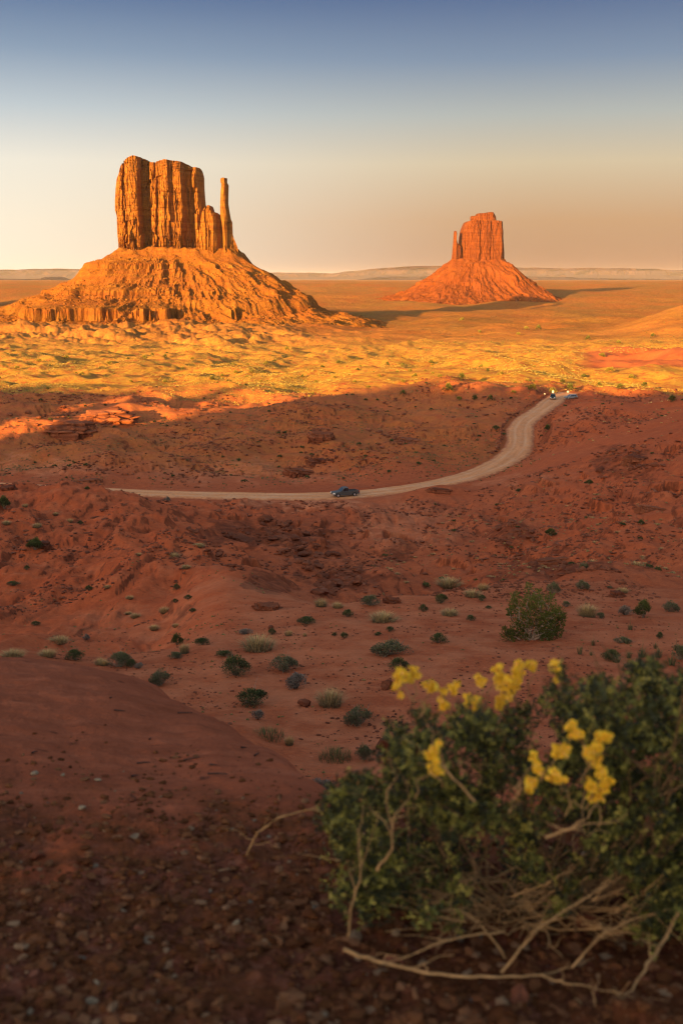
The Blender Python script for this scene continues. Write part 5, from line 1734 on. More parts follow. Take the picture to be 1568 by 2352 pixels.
def bushes_beyond():
    r = random.Random(9)
    golden = [(926, 880, 13), (953, 868, 16), (941, 855, 12), (1029, 902, 28), (925, 908, 17), (845, 892, 14), (1059, 873, 20), (1221, 898, 22), (1309, 898, 24), (1269, 906, 20), (1179, 905, 13), (1126, 922, 18),
              (1089, 922, 17), (1054, 920, 16), (1381, 821, 16), (1399, 857, 22), (1424, 896, 22), (1544, 924, 24), (991, 836, 14), (889, 842, 14), (1236, 759, 16), (1208, 757, 12), (1061, 738, 14),
              (332, 826, 15), (152, 826, 15), (442, 827, 12), (542, 860, 15), (577, 857, 13), (487, 875, 15), (511, 866, 12), (380, 821, 11), (660, 806, 14), (777, 836, 13), (695, 868, 10), (1190, 770, 12), (1350, 782, 14),
              (1420, 790, 12), (1500, 775, 14), (1100, 765, 11), (1290, 880, 14), (1340, 868, 14), (1450, 872, 18), (1480, 890, 20), (1375, 888, 16), (1150, 860, 12), (1105, 845, 13), (1010, 868, 13), (870, 866, 11), (820, 852, 11),
              (740, 845, 12), (610, 838, 12), (420, 848, 11), (250, 838, 12), (90, 832, 13), (40, 848, 13), (190, 862, 12), (300, 880, 12), (380, 880, 12)]
    for px, py, w in golden:
        p = hit(px, py, ymin=230)
        k = p.y / F
        o = put('juniper_shrub', r.choice(LOW if r.random() < 0.7 else LOW_DARK), p - Vector((0, 0, .1)), (w * k, w * k, w * k * r.uniform(0.9, 1.2)), (0, 0, r.uniform(0, 6.28)),
                'rounded golden-green shrub scattered over the sunlit flats beyond the road', 'shrub', 'shrubs on the sunlit flats beyond the road')
    pts, px, py = scatter(170, 392, 900, -0.36, 0.37, 70, lambda x, y, px, py, r: (fbm(x / 60, y / 80, 65, 3) + 0.8 * r.random(len(x)) > 0.3) & ((px < 1330) | (r.random(len(x)) < 0.4)))
    for p in pts:
        s = r.uniform(0.9, 2.3) * (p[1] / 500) ** 0.4
        put('juniper_shrub', r.choice(LOW if r.random() < 0.6 else LOW_DARK), Vector(p) - Vector((0, 0, .1)), (s, s, s * r.uniform(.8, 1.1)), (0, 0, r.uniform(0, 6.28)),
            'rounded golden-green shrub scattered over the sunlit flats beyond the road', 'shrub', 'shrubs on the sunlit flats beyond the road')
    # dark shrubs in the shade beyond the road
    pts, px, py = scatter(120, 232, 400, -0.36, 0.37, 71, lambda x, y, px, py, r: (px < 1220) | (r.random(len(x)) < 0.4))
    for p in pts:
        s = r.uniform(0.7, 1.7)
        put('desert_shrub', r.choice(TUFT_DARK), Vector(p), (s, s, s * r.uniform(.7, 1)), (0, 0, r.uniform(0, 6.28)), 'small dark green shrub on the shaded ground beyond the road', 'shrub', 'dark shrubs on the shaded ground beyond the road')
    pts, px, py = scatter(190, 58, 205, 0.0, 0.40, 72, lambda x, y, px, py, r: (px > 880) & (px < 1600))
    for p in pts:
        s = r.uniform(0.28, 0.62)
        put('grass_tuft', r.choice(TUFT), Vector(p), (s, s, s * r.uniform(.6, .9)), (0, 0, r.uniform(0, 6.28)), 'small pale tuft dotted over the slopes below and right of the road', 'grass tuft', 'pale tufts on the slopes below and right of the road')
    pts, px, py = scatter(60, 58, 205, 0.0, 0.40, 73, lambda x, y, px, py, r: (px > 880) & (px < 1600))
    for p in pts:
        s = r.uniform(0.4, 0.9)
        put('desert_shrub', r.choice(TUFT_DARK), Vector(p), (s, s, s * r.uniform(.6, .9)), (0, 0, r.uniform(0, 6.28)), 'small dark bush dotted over the slopes below and right of the road', 'shrub', 'dark bushes on the slopes below and right of the road')


bushes_beyond()


# ------------------------------------------------------------------ the big bush in front
def mat_leaf(name):
    m, nt, b = new_mat(name, 0.6, 0.3)
    c = nramp(nt, nattr(nt, 'tone').outputs['Fac'], [(0.0, (0.020, 0.020, 0.004)), (0.4, (0.074, 0.066, 0.009)), (0.75, (0.21, 0.175, 0.024)), (1.0, (0.44, 0.33, 0.06))])
    g = nt.nodes.new('ShaderNodeNewGeometry')
    c = nmix(nt, 1.0, c, nramp(nt, g.outputs['Random Per Island'], [(0.0, 0.7), (1.0, 1.2)]), 'MULTIPLY')
    nt.links.new(c, b.inputs['Base Color'])
    return m


M['bush_leaf'] = mat_leaf('bush_leaf')


def mat_petal():
    m, nt, b = new_mat('yellow_petal', 0.6, 0.2)
    g = nt.nodes.new('ShaderNodeNewGeometry')
    c = nramp(nt, g.outputs['Random Per Island'], [(0.0, (0.90, 0.40, 0.02)), (0.4, (1.0, 0.55, 0.02)), (0.85, (1.0, 0.66, 0.05)), (1.0, (0.95, 0.46, 0.16))])
    nt.links.new(c, b.inputs['Base Color'])
    return m


M['petal'] = mat_petal()
M['stem'] = mat_flat('bush_stem', (0.42, 0.22, 0.085), 0.85, 0.15, 0, 0.35, 25)
M['stem_dark'] = mat_flat('old_stem', (0.19, 0.10, 0.045), 0.9, 0.1, 0, 0.45, 25)


def front_bush():
    r = random.Random(21)
    g0 = at(1215, 2140, 2.62)
    g0.z = float(height(g0.x, g0.y))
    root = empty('flowering_bush', g0)
    tag(root, 'large blurred dark green bush with yellow flowers and bare tangled stems, nearest to the viewer', 'bush')
    V, Fs, SV, SF = [], [], [], []

    TONE = []

    def leafy(c, R, n):
        for _ in range(max(2, n // 9)):          # sprigs: a few leaves round a shoot, alike in tone
            d = Vector((r.gauss(0, 1), r.gauss(0, 1), r.gauss(0, 1))).normalized()
            q0 = c + d * R * (r.random() ** 0.45)
            sh = (d + Vector((r.gauss(0, .5), r.gauss(0, .5), .7 + r.gauss(0, .4)))).normalized()
            tone = r.random() ** 1.6
            for j in range(11):
                q = q0 + sh * (j / 11) * 0.030
                g = (sh * 0.5 + Vector((r.gauss(0, .8), r.gauss(0, .8), r.gauss(0, .8)))).normalized()
                s = (Matrix.Rotation(r.uniform(0, 6.28), 3, g) @ g.orthogonal().normalized()) * r.uniform(0.0022, 0.0038)
                L = r.uniform(0.009, 0.016)
                n0 = len(V)
                V.extend([q, q + g * L * .5 + s, q + g * L, q + g * L * .5 - s])
                TONE.extend([tone] * 4)
                Fs.append((n0, n0 + 1, n0 + 2, n0 + 3))
    # leafy masses, read from the picture: column, row, distance, radius in picture units
    lobes = []
    rr = random.Random(5)
    shape = [(870, 1780), (900, 1690), (960, 1640), (1060, 1640), (1150, 1640), (1225, 1640), (1265, 1610), (1300, 1560), (1380, 1575), (1470, 1540), (1568, 1530), (1720, 1560), (1800, 1700), (1800, 2080),
             (1620, 2170), (1450, 2150), (1250, 2095), (1150, 2095), (1000, 2125), (860, 2110), (760, 2060), (790, 1930), (740, 1890), (790, 1800)]
    holes = [((1245, 1700), 62), ((1120, 1990), 85), ((1070, 1760), 40), ((1180, 1830), 45), ((1290, 1960), 75), ((1400, 2080), 75), ((1000, 1960), 40), ((1500, 1760), 30), ((930, 1870), 25), ((1240, 1850), 30), ((1480, 1900), 30), ((820, 1990), 22)]
    k = 0
    while k < 900:
        px, py = rr.uniform(730, 1800), rr.uniform(1520, 2180)
        if not inside(px, py, shape):
            continue
        if any(math.hypot(px - h[0][0], py - h[0][1]) < h[1] for h in holes):
            continue
        lobes.append((px, py, rr.uniform(2.15, 3.05), rr.uniform(14, 34)))
        k += 1
    for px, py, Y, R in lobes:
        c = at(px, py, Y)
        c.z = max(c.z, float(height(c.x, c.y)) + 0.05)
        leafy(c, R * Y / F, int(5.6 * R))
    # stems
    for i in range(38):
        px, py, Y, R = rr.choice(lobes)
        e = at(px, py, Y)
        st = g0 + Vector((rr.gauss(0, .09), rr.gauss(0, .08), 0))
        st.z = float(height(st.x, st.y)) - 0.02
        mid = st.lerp(e, 0.45) + Vector((rr.gauss(0, .05), rr.gauss(0, .05), -0.04 + rr.gauss(0, .03)))
        path = [st, st.lerp(mid, .5) + Vector((rr.gauss(0, .02), rr.gauss(0, .02), rr.gauss(0, .01))), mid, mid.lerp(e, .5) + Vector((rr.gauss(0, .025), rr.gauss(0, .02), rr.gauss(0, .02))), e]
        tube(SV, SF, path, rr.uniform(0.003, 0.007), 0.0015, 5)
        for j in range(3):
            e2 = e + Vector((rr.gauss(0, .08), rr.gauss(0, .06), rr.gauss(0.03, .06)))
            tube(SV, SF, limb_path(rr, mid.lerp(e, rr.uniform(.2, .8)), e2, 3, .12), 0.003, 0.0012, 3)
    # low tangle of thin dead stems around the foot, forking again and again
    DV, DF = [], []
    for i in range(50):
        a = rr.uniform(-math.pi, 0.25 * math.pi) if i % 4 else rr.uniform(-math.pi, math.pi)
        L = rr.uniform(0.25, 0.62)
        st = g0 + Vector((rr.gauss(0, .10), rr.gauss(-.03, .07), 0.03))
        e = st + Vector((math.cos(a) * L, math.sin(a) * L * .55 - 0.06, 0))
        e.z = float(height(e.x, max(1.3, e.y))) + rr.uniform(0.015, 0.26)
        path = limb_path(rr, st, e, 6, .07)
        tube(DV, DF, path, rr.uniform(0.002, 0.0042), 0.001, 4)
        for j in range(3):
            q = path[rr.choice((2, 3, 4, 5))]
            d = (e - st).normalized()
            e2 = q + (d + Vector((rr.gauss(0, .5), rr.gauss(0, .4), rr.gauss(.1, .4)))) * rr.uniform(.06, .18)
            tube(DV, DF, limb_path(rr, q, e2, 3, .08), 0.0016, 0.0006, 3)
    leaves = mesh_obj('foliage', np.array([v[:] for v in V]), np.array(Fs), M['bush_leaf'], root, smooth=False)
    leaves.data.attributes.new('tone', 'FLOAT', 'POINT').data.foreach_set('value', np.array(TONE, np.float32))
    inv = Matrix.Translation(-g0)
    leaves.matrix_parent_inverse = inv
    st = bpy.data.objects.new('dead_twigs', finish('dead_twigs', DV, DF, M['stem']))
    st.parent = root
    st.matrix_parent_inverse = inv
    COL.objects.link(st)
    st = bpy.data.objects.new('stems', finish('stems', SV, SF, M['stem_dark']))
    st.parent = root
    st.matrix_parent_inverse = inv
    COL.objects.link(st)
    # the long bare branches that stick out, each by itself
    for pts, w in (([(790, 2183, 2.2), (860, 2206, 2.16), (960, 2232, 2.11), (1060, 2243, 2.09), (1150, 2246, 2.09), (1240, 2240, 2.11), (1310, 2225, 2.18), (1380, 2195, 2.3)], 17),
                   ([(566, 1962, 2.75), (590, 1915, 2.72), (640, 1878, 2.7), (700, 1862, 2.68), (770, 1858, 2.66), (850, 1872, 2.66)], 12),
                   ([(1560, 2090, 2.25), (1515, 2175, 2.17), (1478, 2232, 2.09), (1440, 2285, 2.02), (1400, 2330, 1.96)], 17),
                   ([(1240, 2240, 2.11), (1300, 2262, 2.07), (1370, 2270, 2.05), (1440, 2285, 2.02)], 10),
                   ([(800, 2150, 2.2), (806, 2090, 2.16), (830, 2000, 2.14), (822, 1925, 2.14), (835, 1850, 2.18)], 11),
                   ([(865, 2000, 2.14), (900, 1950, 2.12), (898, 1890, 2.12), (885, 1840, 2.14)], 12),
                   ([(1250, 1925, 2.12), (1310, 1905, 2.1), (1350, 1875, 2.1), (1375, 1840, 2.12)], 13),
                   ([(1175, 2060, 2.4), (1250, 2030, 2.36), (1310, 2000, 2.36), (1370, 1965, 2.38)], 11),
                   ([(985, 1690, 2.36), (1000, 1720, 2.36), (1010, 1760, 2.36)], 9),
                   ([(1090, 1840, 2.14), (1040, 1790, 2.12), (1015, 1755, 2.12), (950, 1755, 2.14)], 11),
                   ([(1160, 2200, 2.25), (1110, 2130, 2.22), (1060, 2090, 2.22), (960, 2085, 2.25)], 11),
                   ([(1150, 2235, 2.12), (1240, 2130, 2.15), (1350, 2060, 2.18), (1430, 2010, 2.2)], 11),
                   ([(1310, 2225, 2.16), (1380, 2150, 2.18), (1460, 2110, 2.2), (1540, 2090, 2.22)], 11),
                   ([(1160, 2140, 2.25), (1090, 2148, 2.2), (1000, 2170, 2.16), (920, 2205, 2.13), (880, 2212, 2.12)], 10),
                   ([(1320, 2300, 2.0), (1365, 2322, 1.97), (1400, 2330, 1.96)], 12)):
        v, f = [], []
        P = [at(*q) for q in pts]
        Q = []
        for i in range(len(P) - 1):
            Q += [P[i].lerp(P[i + 1], t / 4) + Vector((r.gauss(0, .0016), r.gauss(0, .0016), r.gauss(0, .0016))) for t in range(4)]
        Q.append(P[-1])
        tube(v, f, Q, w * 2.2 / F * .33, w * 2.2 / F * .08, 7)
        for j in range(4):
            q = Q[r.randrange(2, len(Q) - 1)]
            d = (Q[-1] - Q[0]).normalized()
            e2 = q + (d * r.choice((1, 1, -.3)) + Vector((r.gauss(0, .5), r.gauss(0, .3), r.gauss(.25, .45)))) * r.uniform(.05, .16)
            tube(v, f, limb_path(r, q, e2, 4, .07), w * 2.2 / F * .14, w * 2.2 / F * .04, 5)
        o = bpy.data.objects.new('bare_branch', finish('bare_branch', v, f, M['stem']))
        for pl in o.data.polygons:
            pl.use_smooth = True
        o.parent = root
        o.matrix_parent_inverse = inv
        COL.objects.link(o)
    # flower sprays
    for px, py, R in [(920, 1562, 20), (948, 1553, 15), (988, 1580, 14), (1038, 1582, 15), (1082, 1612, 20), (1105, 1567, 12), (1150, 1556, 20), (1166, 1583, 24), (1182, 1560, 18), (1150, 1612, 16), (1222, 1531, 9),
                      (1190, 1532, 10), (1277, 1540, 16), (990, 1735, 16), (998, 1768, 12), (1375, 1690, 20), (1360, 1722, 18), (1320, 1682, 13), (1370, 1758, 22), (1384, 1790, 20), (1358, 1806, 14), (1290, 1722, 15), (1276, 1790, 17),
                      (1230, 1756, 15), (1214, 1802, 13), (1372, 1832, 11), (1020, 1618, 11)]:
        c = at(px, py, r.uniform(2.3, 2.45) if py < 1650 else r.uniform(2.06, 2.14))
        v, f = [], []
        R = R * 2.4 / F * 0.98
        ax = Vector((r.gauss(0, .7), r.gauss(0, .4), 1)).normalized()
        for _ in range(10):                      # small heads strung along a leaning stalk
            hc = c + ax * r.uniform(-1, 1) * R * 0.95 + Vector((r.gauss(0, 1), r.gauss(0, 1), r.gauss(0, 1))) * R * 0.40
            for _k in range(int(8 + R * 330)):
                d = Vector((r.gauss(0, 1), r.gauss(0, 1), r.gauss(0, 1))).normalized()
                q = hc + d * 0.0052 * r.random() ** 0.5
                for j in range(3):
                    g = (d + Vector((r.gauss(0, .8), r.gauss(0, .8), r.gauss(0, .8)))).normalized()
                    s = g.orthogonal().normalized() * 0.0026
                    n0 = len(v)
                    v += [q, q + g * .004 + s, q + g * .008, q + g * .004 - s]
                    f.append((n0, n0 + 1, n0 + 2, n0 + 3))
        o = bpy.data.objects.new('flower_spray', finish('flower_spray', v, f, M['petal']))
        o.parent = root
        o.matrix_parent_inverse = inv
        COL.objects.link(o)
        # its stalk
        v, f = [], []
        tube(v, f, limb_path(r, c + Vector((r.gauss(0, .03), .05, -.10)), c, 4, .08), .002, .001, 4)
        o2 = bpy.data.objects.new('stalk', finish('stalk', v, f, M['stem']))
        o2.parent = o
        COL.objects.link(o2)


front_bush()


def near_stones():
    r = random.Random(8)
    for px, py, w, lab in [(1190, 2300, 72, 'heart-shaped reddish stone under the bare branch of the big bush'), (1090, 2300, 30, 'small bluish grey stone left of the heart-shaped stone'),
                           (215, 2308, 36, 'pale flat stone at the bottom left'), (222, 2270, 34, 'reddish stone just above the pale flat stone at the bottom left'), (835, 2285, 28, 'orange pebble at the bottom, left of the big bush'),
                           (905, 2215, 60, 'brown rounded rock under the long bare branch'), (730, 2300, 26, 'bright orange pebble near the bottom centre'), (540, 2130, 32, 'squarish pale red stone in the gravel'),
                           (85, 1970, 44, 'flat reddish stone in the gravel at the left'), (460, 1900, 24, 'tilted red stone near the top of the gravel'), (82, 1780, 22, 'white pebble on the bare mound'),
                           (145, 1783, 14, 'small brown pebble right of the white one on the mound'), (225, 1795, 22, 'grey pebble in the little group on the mound'), (240, 1785, 16, 'brown pebble in the little group on the mound'),
                           (300, 1840, 40, 'dark flat rock at the lower edge of the mound'), (465, 1790, 16, 'small dark pebble low on the mound'), (190, 1860, 22, 'pale grey stone at the lower edge of the mound'),
                           (320, 2140, 36, 'dull red stone in the middle of the gravel'), (250, 2165, 24, 'brown stone left of the middle of the gravel'), (1350, 2130, 90, 'large dark red rock in the shade under the big bush'),
                           (1480, 2260, 40, 'brown stone by the forked branch at the bottom right')]:
        p = hit(px, py, ymin=0.9)
        s = w * p.y / F * .5
        o = put('stone', r.choice(BOULDERS), p + Vector((0, 0, s * .3)), (s * 1.1, s * .9, s * .85), (r.uniform(-.2, .2), r.uniform(-.2, .2), r.uniform(0, 6.28)), lab, 'stone')
        if 'pale' in lab or 'white' in lab or 'grey' in lab:
            o.data = o.data.copy()
            o.data.materials[0] = M['pale_stone'] if 'blu' not in lab else M['blue_stone']
    # dry sticks and clods on the mound
    for i, (px, py, a) in enumerate([(255, 1605, 1.4), (275, 1635, .3), (425, 1640, .2), (345, 1700, 1.5), (330, 1755, 0), (440, 1745, -.4), (490, 1760, -.5), (310, 1785, 1.3), (590, 1735, 1.4), (560, 1720, .8), (80, 1730, 1.4), (500, 1780, -.2)]):
        p = hit(px, py, ymin=3.0)
        v, f = [], []
        L = 0.018 + 0.014 * (i % 3)
        d = Vector((math.cos(a), math.sin(a) * .8, 0)) * L
        P = [p - d, p + Vector((0, 0, .008)), p + d]
        for q in P:
            q.z = float(height(q.x, q.y)) + 0.006
        tube(v, f, P, .005, .002, 5)
        o = bpy.data.objects.new('dry_stick', finish('dry_stick', v, f, M['dark_twig']))
        COL.objects.link(o)
        tag(o, 'short dark dry stick lying on the bare mound', 'stick', 'dry sticks on the bare mound')


M['pale_stone'] = mat_flat('pale_stone', (0.27, 0.18, 0.10), 0.9, 0.15, 0, 0.2, 6)
M['blue_stone'] = mat_flat('blue_stone', (0.10, 0.105, 0.10), 0.9, 0.15, 0, 0.2, 6)
M['dark_twig'] = mat_flat('dark_twig', (0.07, 0.035, 0.025), 0.9, 0.1, 0, 0.3, 30)
near_stones()

# ------------------------------------------------------------------ vehicles and signs
M['paint'] = mat_flat('grey_paint', (0.085, 0.074, 0.066), 0.5, 0.15, 0.0)
M['paint_green'] = mat_flat('dark_green_paint', (0.03, 0.045, 0.04), 0.3, 0.5, 0.3)
M['paint_silver'] = mat_flat('silver_paint', (0.20, 0.19, 0.19), 0.4, 0.3, 0.2)
M['glass'] = mat_flat('car_glass', (0.012, 0.014, 0.018), 0.05, 0.6)
M['tyre'] = mat_flat('tyre', (0.015, 0.015, 0.015), 0.85, 0.2)
M['alloy'] = mat_flat('alloy', (0.60, 0.58, 0.56), 0.3, 0.5, 0.7)
M['chrome'] = mat_flat('chrome', (0.66, 0.64, 0.62), 0.18, 0.5, 0.9)
M['lens'] = mat_flat('lamp_lens', (0.75, 0.68, 0.58), 0.15, 0.6)
M['red'] = mat_flat('tail_lens', (0.35, 0.015, 0.012), 0.2, 0.5)
M['black'] = mat_flat('black_plastic', (0.018, 0.018, 0.018), 0.7, 0.3)
M['sign'] = mat_flat('sign_face', (0.66, 0.60, 0.48), 0.6, 0.3)
M['post'] = mat_flat('post_wood', (0.40, 0.28, 0.17), 0.9, 0.1, 0, 0.2, 20)


def add_child(name, bm, mat, parent, smooth=False, bevel=0.0):
    if bevel:
        bmesh.ops.bevel(bm, geom=[e for e in bm.edges if len(e.link_faces) == 2 and e.calc_face_angle(0) > 0.4], offset=bevel, segments=2, affect='EDGES', clamp_overlap=True)
    bmesh.ops.recalc_face_normals(bm, faces=bm.faces)
    me = bpy.data.meshes.new(name)
    bm.to_mesh(me)
    bm.free()
    me.materials.append(mat)
    for p in me.polygons:
        p.use_smooth = smooth
    o = bpy.data.objects.new(name, me)
    o.parent = parent
    COL.objects.link(o)
    return o


def prism(bm, prof, y0, y1, inset=0.0):
    """Side outline (x, z) given width from y0 to y1."""
    a = [bm.verts.new((x, y0, z)) for x, z in prof]
    b = [bm.verts.new((x, y1, z)) for x, z in prof]
    bm.faces.new(a[::-1])
    bm.faces.new(b)
    n = len(prof)
    for i in range(n):
        bm.faces.new((a[i], a[(i + 1) % n], b[(i + 1) % n], b[i]))


def box(bm, x0, x1, y0, y1, z0, z1):
    prism(bm, [(x0, z0), (x1, z0), (x1, z1), (x0, z1)], y0, y1)


def frustum(bm, lo, hi, z0, z1):
    """lo, hi: (x0, x1, half width)."""
    v = [bm.verts.new(p) for p in ((lo[0], -lo[2], z0), (lo[1], -lo[2], z0), (lo[1], lo[2], z0), (lo[0], lo[2], z0), (hi[0], -hi[2], z1), (hi[1], -hi[2], z1), (hi[1], hi[2], z1), (hi[0], hi[2], z1))]
    for f in ((3, 2, 1, 0), (4, 5, 6, 7), (0, 1, 5, 4), (1, 2, 6, 5), (2, 3, 7, 6), (3, 0, 4, 7)):
        bm.faces.new([v[i] for i in f])
    return v


def quad_panel(pts, off):
    """A thin pane standing slightly proud of the face it lies on."""
    bm = bmesh.new()
    P = [Vector(p) for p in pts]
    n = (P[1] - P[0]).cross(P[2] - P[0]).normalized()
    a = [bm.verts.new(p + n * off) for p in P]
    b = [bm.verts.new(p - n * 0.01) for p in P]
    bm.faces.new(a)
    bm.faces.new(b[::-1])
    for i in range(4):
        bm.faces.new((b[i], b[(i + 1) % 4], a[(i + 1) % 4], a[i]))
    return bm


def wheel(root, x, y, r, w):
    bm = bmesh.new()
    bmesh.ops.create_cone(bm, segments=28, radius1=r, radius2=r, depth=w, cap_ends=True, matrix=Matrix.Rotation(math.pi / 2, 4, 'X'))
    t = bpy.data.objects.new('wheel', None)
    t.location = (x, y, r)
    t.parent = root
    COL.objects.link(t)
    add_child('tyre', bm, M['tyre'], t, True, 0.03)
    bm = bmesh.new()
    s = 1 if y > 0 else -1
    bmesh.ops.create_cone(bm, segments=24, radius1=r * .62, radius2=r * .62, depth=0.02, cap_ends=True, matrix=Matrix.Translation((0, s * (w / 2 + .005), 0)) @ Matrix.Rotation(math.pi / 2, 4, 'X'))
    for k in range(5):
        m_ = Matrix.Rotation(k * 2 * math.pi / 5, 4, 'Y')
        vs = bmesh.ops.create_cube(bm, size=1, matrix=m_ @ Matrix.Translation((0, s * (w / 2 + .02), r * .32)) @ Matrix.Diagonal((r * .16, .03, r * .5, 1)))
    add_child('rim', bm, M['alloy'], t)


def arch(xc, r, z0, n=9):
    return [(xc + r * math.cos(a), max(z0, r * 0.86 + r * math.sin(a) * 0.95)) for a in [math.pi * (1 - i / (n - 1)) for i in range(n)]]


def pane_on(v, face, u0, u1, w0, w1, off, name, root):
    """A window on a frustum side: face = four corner indices (bottom a, bottom b, top b, top a)."""
    a, b, c, d = [v[i].co.copy() if hasattr(v[i], 'co') else Vector(v[i]) for i in face]
    P = [a.lerp(b, u0).lerp(d.lerp(c, u0), w0), a.lerp(b, u1).lerp(d.lerp(c, u1), w0), a.lerp(b, u1).lerp(d.lerp(c, u1), w1), a.lerp(b, u0).lerp(d.lerp(c, u0), w1)]
    return add_child(name, quad_panel(P, off), M['glass'], root)


def cabin(root, lo, hi, z0, z1, paint, doors):
    bm = bmesh.new()
    frustum(bm, lo, hi, z0, z1)
    co = [Vector(p) for p in ((lo[0], -lo[2], z0), (lo[1], -lo[2], z0), (lo[1], lo[2], z0), (lo[0], lo[2], z0), (hi[0], -hi[2], z1), (hi[1], -hi[2], z1), (hi[1], hi[2], z1), (hi[0], hi[2], z1))]
    add_child('cab', bm, paint, root, False, 0.05)
    pane_on(co, (1, 2, 6, 5), .06, .94, .08, .90, .012, 'windscreen', root)
    pane_on(co, (3, 0, 4, 7), .10, .90, .15, .85, .012, 'rear_window', root)
    for u0, u1 in doors:
        pane_on(co, (0, 1, 5, 4), u0, u1, .10, .86, .012, 'side_window', root)
        pane_on(co, (2, 3, 7, 6), 1 - u1, 1 - u0, .10, .86, .012, 'side_window', root)


def pickup(loc, rz, tilt=0.0):
    root = empty('pickup_truck', loc, rz)
    root.rotation_euler = (0, tilt, rz)
    tag(root, 'dark grey pickup truck driving left along the dirt road', 'pickup truck')
    W, R = 0.97, 0.40
    xf, xr = 1.85, -1.78
    bm = bmesh.new()
    prof = [(-2.85, .50), (-2.85, .72), (-2.85, 0.80), (-.62, 0.80), (-.62, 1.16), (.95, 1.18), (1.3, 1.17), (2.55, 1.04), (2.78, .96), (2.84, .70), (2.80, .42)]
    bot = arch(xf, .48, .42)[::-1] + [(1.2, .40), (-1.1, .40)] + arch(xr, .48, .42)[::-1] + [(-2.4, .48)]
    prism(bm, prof + bot, -W, W)
    add_child('body', bm, M['paint'], root, False, 0.035)
    bm = bmesh.new()
    for s in (-1, 1):
        prism(bm, [(-2.85, .79), (-.64, .79), (-.64, 1.20), (-2.85, 1.17)], s * W - (0.0 if s < 0 else .10), s * W + (.10 if s < 0 else 0.0))
    box(bm, -.74, -.64, -.86, .86, .81, 1.19)
    add_child('bed_wall', bm, M['paint'], root, False, 0.02)
    bm = bmesh.new()
    box(bm, -2.85, -2.78, -.86, .86, .72, 1.15)
    add_child('tailgate', bm, M['paint'], root, False, 0.02)
    bm = bmesh.new()
    box(bm, -2.77, -.75, -.86, .86, .79, .83)
    add_child('bed_liner', bm, M['black'], root)
    bm = bmesh.new()
    for x in (-1.1, -1.6):
        bmesh.ops.create_cube(bm, size=1, matrix=Matrix.Translation((x, .45, .98)) @ Matrix.Diagonal((.38, .5, .3, 1)))
    add_child('bed_cargo', bm, M['black'], root, False, .03)
    cabin(root, (-.62, 1.25, .93), (-.44, .45, .78), 1.15, 1.90, M['paint'], ((.10, .36), (.40, .82)))
    bm = bmesh.new()
    box(bm, 2.80, 2.94, -.95, .95, .46, .68)
    add_child('front_bumper', bm, M['chrome'], root, False, .04)
    bm = bmesh.new()
    box(bm, 2.815, 2.86, -.55, .55, .72, .95)
    add_child('grille', bm, M['black'], root)
    bm = bmesh.new()
    box(bm, 2.85, 2.885, -.56, .56, .81, .86)
    add_child('grille_bar', bm, M['chrome'], root)
    for s in (-1, 1):
        bm = bmesh.new()
        prism(bm, [(2.52, .74), (2.87, .73), (2.84, .97), (2.56, 1.00)], *sorted((s * .58, s * .985)))
        add_child('headlight', bm, M['lens'], root, False, .02)
        bm = bmesh.new()
        box(bm, -2.875, -2.70, *sorted((s * .80, s * .985)), .78, 1.14)
        add_child('taillight', bm, M['red'], root, False, .01)
        bm = bmesh.new()
        box(bm, .72, .92, *sorted((s * .98, s * 1.20)), 1.18, 1.34)
        add_child('side_mirror', bm, M['paint'], root, False, .03)
        for x in (xf, xr):
            wheel(root, x, s * .86, R, .26)
        bm = bmesh.new()
        for x in (.12, -.38):
            box(bm, x, x + .14, *sorted((s * .97, s * 1.0)), 1.02, 1.06)
        add_child('door_handle', bm, M['black'], root)
    bm = bmesh.new()
    box(bm, -2.99, -2.87, -.9, .9, .50, .66)
    add_child('rear_bumper', bm, M['chrome'], root, False, .03)
    return root


def small_car(name, loc, rz, paint, label, cat, suv=True):
    root = empty(name, loc, rz)
    tag(root, label, cat)
    W, R = 0.90, 0.35
    L = 2.2
    hood = 1.02 if suv else .86
    roof = 1.70 if suv else 1.45
    bm = bmesh.new()
    prof = [(-L, .40), (-L - .02, .70), (-L + .05, hood), (.9, hood), (1.9, hood - .12), (L, .72), (L, .38)]
    bot = arch(1.35, .42, .34)[::-1] + [(.8, .32), (-.8, .32)] + arch(-1.35, .42, .34)[::-1]
    prism(bm, prof + bot, -W, W)
    add_child('body', bm, paint, root, False, .04)
    cabin(root, (-L + .10, 1.15, .86), (-L + .45, .35, .68), hood - .02, roof, paint, ((.08, .30), (.34, .58), (.61, .84)))
    for s in (-1, 1):
        bm = bmesh.new()
        box(bm, L - .12, L + .025, *sorted((s * .48, s * .86)), .62, .84)
        add_child('headlight', bm, M['lens'], root, False, .02)
        bm = bmesh.new()
        box(bm, -L - .05, -L + .05, *sorted((s * .62, s * .88)), .68, .90)
        add_child('taillight', bm, M['red'], root)
        for x in (1.35, -1.35):
            wheel(root, x, s * .80, R, .22)
    bm = bmesh.new()
    box(bm, L - .05, L + .06, -.86, .86, .38, .54)
    add_child('front_bumper', bm, M['chrome'] if suv else paint, root, False, .03)
    bm = bmesh.new()
    box(bm, L + .0, L + .03, -.42, .42, .60, .80)
    add_child('grille', bm, M['black'], root)
    return root


def on_road(px, py, ymin):
    q = hit(px, py, ymin=ymin)
    i = int(np.argmin((ROAD[:, 0] - q.x) ** 2 + (ROAD[:, 1] - q.y) ** 2))
    a, b = ROAD[max(0, i - 8)], ROAD[min(len(ROAD) - 1, i + 8)]
    return q, i, math.atan2(b[1] - a[1], b[0] - a[0])


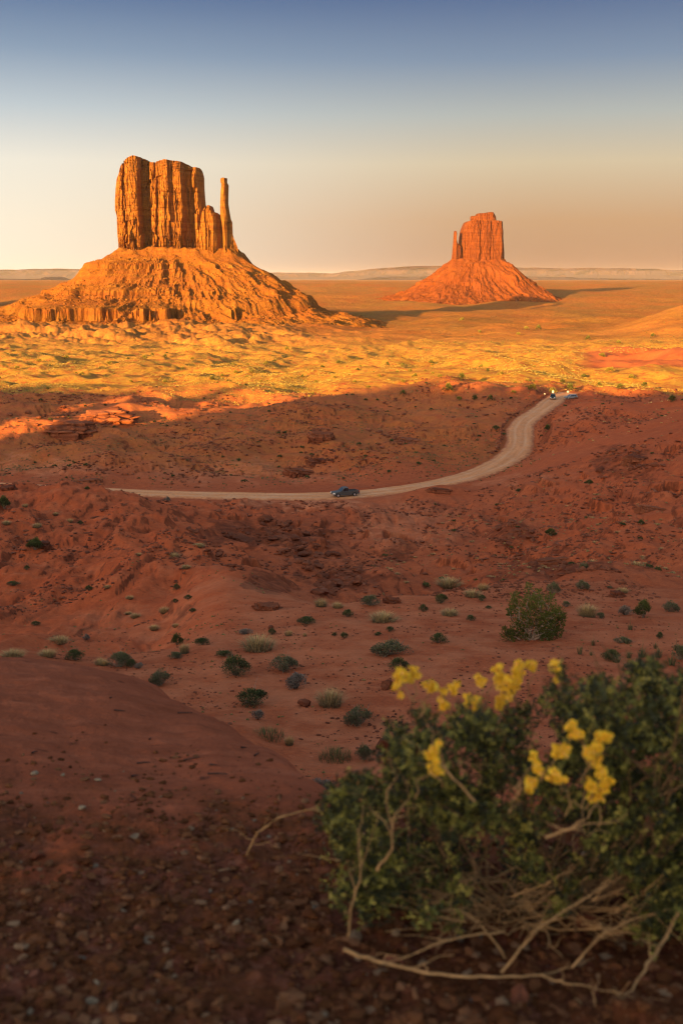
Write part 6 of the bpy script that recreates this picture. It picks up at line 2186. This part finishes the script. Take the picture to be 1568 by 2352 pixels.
q, i, ang = on_road(792, 1142, 200)
pickup((q.x, q.y, ROAD[i][2] + 0.02), ang + math.pi + math.radians(6))
q = hit(1269, 918, ymin=300)
i = int(np.argmin((ROAD[:, 0] - q.x) ** 2 + (ROAD[:, 1] - q.y) ** 2))
small_car('parked_car', (q.x, q.y, ROAD[i][2] + 0.03), math.radians(-104), M['paint_green'], 'dark green car facing the viewer at the top of the road', 'car', True)
q = hit(1313, 918, ymin=300)
small_car('parked_car', (q.x, q.y + 2, float(height(q.x, q.y + 2)) - 0.05), math.radians(192), M['paint_silver'], 'silver and dark car seen from the side, right of the road end', 'car', False)


def sign(px, py, w, h, up, label):
    p = hit(px, py, ymin=300)
    k = p.y / F / CP
    root = empty('road_sign', p)
    tag(root, label, 'sign')
    bm = bmesh.new()
    box(bm, -.05, .05, -.04, .04, -.2, up * k)
    add_child('post', bm, M['post'], root)
    bm = bmesh.new()
    box(bm, -w * k / 2, w * k / 2, -.085, -.045, (up - h) * k, up * k)
    add_child('sign_board', bm, M['sign'], root, False, .01)


sign(1269, 909, 4.2, 5.5, 12, 'white sign on a post behind the dark green car')
sign(1303, 911, 5, 4, 13, 'pale yellow sign on a post above the silver car')
sign(1250, 909, 2.5, 4, 6, 'short pale marker post left of the dark green car')


# ------------------------------------------------------------------ the evening air
def build_haze():
    x, y0, y1, z0, z1 = 47000, -4000, 64000, -170, 262
    V = [(-x, y0, z0), (x, y0, z0), (x, y1, z0), (-x, y1, z0), (-x, y0, z1), (x, y0, z1), (x, y1, z1), (-x, y1, z1)]
    Fs = [(0, 3, 2, 1), (4, 5, 6, 7), (0, 1, 5, 4), (1, 2, 6, 5), (2, 3, 7, 6), (3, 0, 4, 7)]
    m = bpy.data.materials.new('haze_air')
    m.use_nodes = True
    nt = m.node_tree
    nt.nodes.clear()
    out = nt.nodes.new('ShaderNodeOutputMaterial')
    v = nt.nodes.new('ShaderNodeVolumePrincipled')
    v.inputs['Color'].default_value = (1.0, 0.82, 0.74, 1)
    v.inputs['Density'].default_value = 6.0e-6
    v.inputs['Anisotropy'].default_value = 0.0
    nt.links.new(v.outputs[0], out.inputs['Volume'])
    o = mesh_obj('haze', V, Fs, m, smooth=False)
    o['kind'] = 'stuff'


build_haze()

for _o in SC.objects:
    if 'label' in _o and not 4 <= len(_o['label'].split()) <= 16:
        print('LABEL', len(_o['label'].split()), _o['label'])
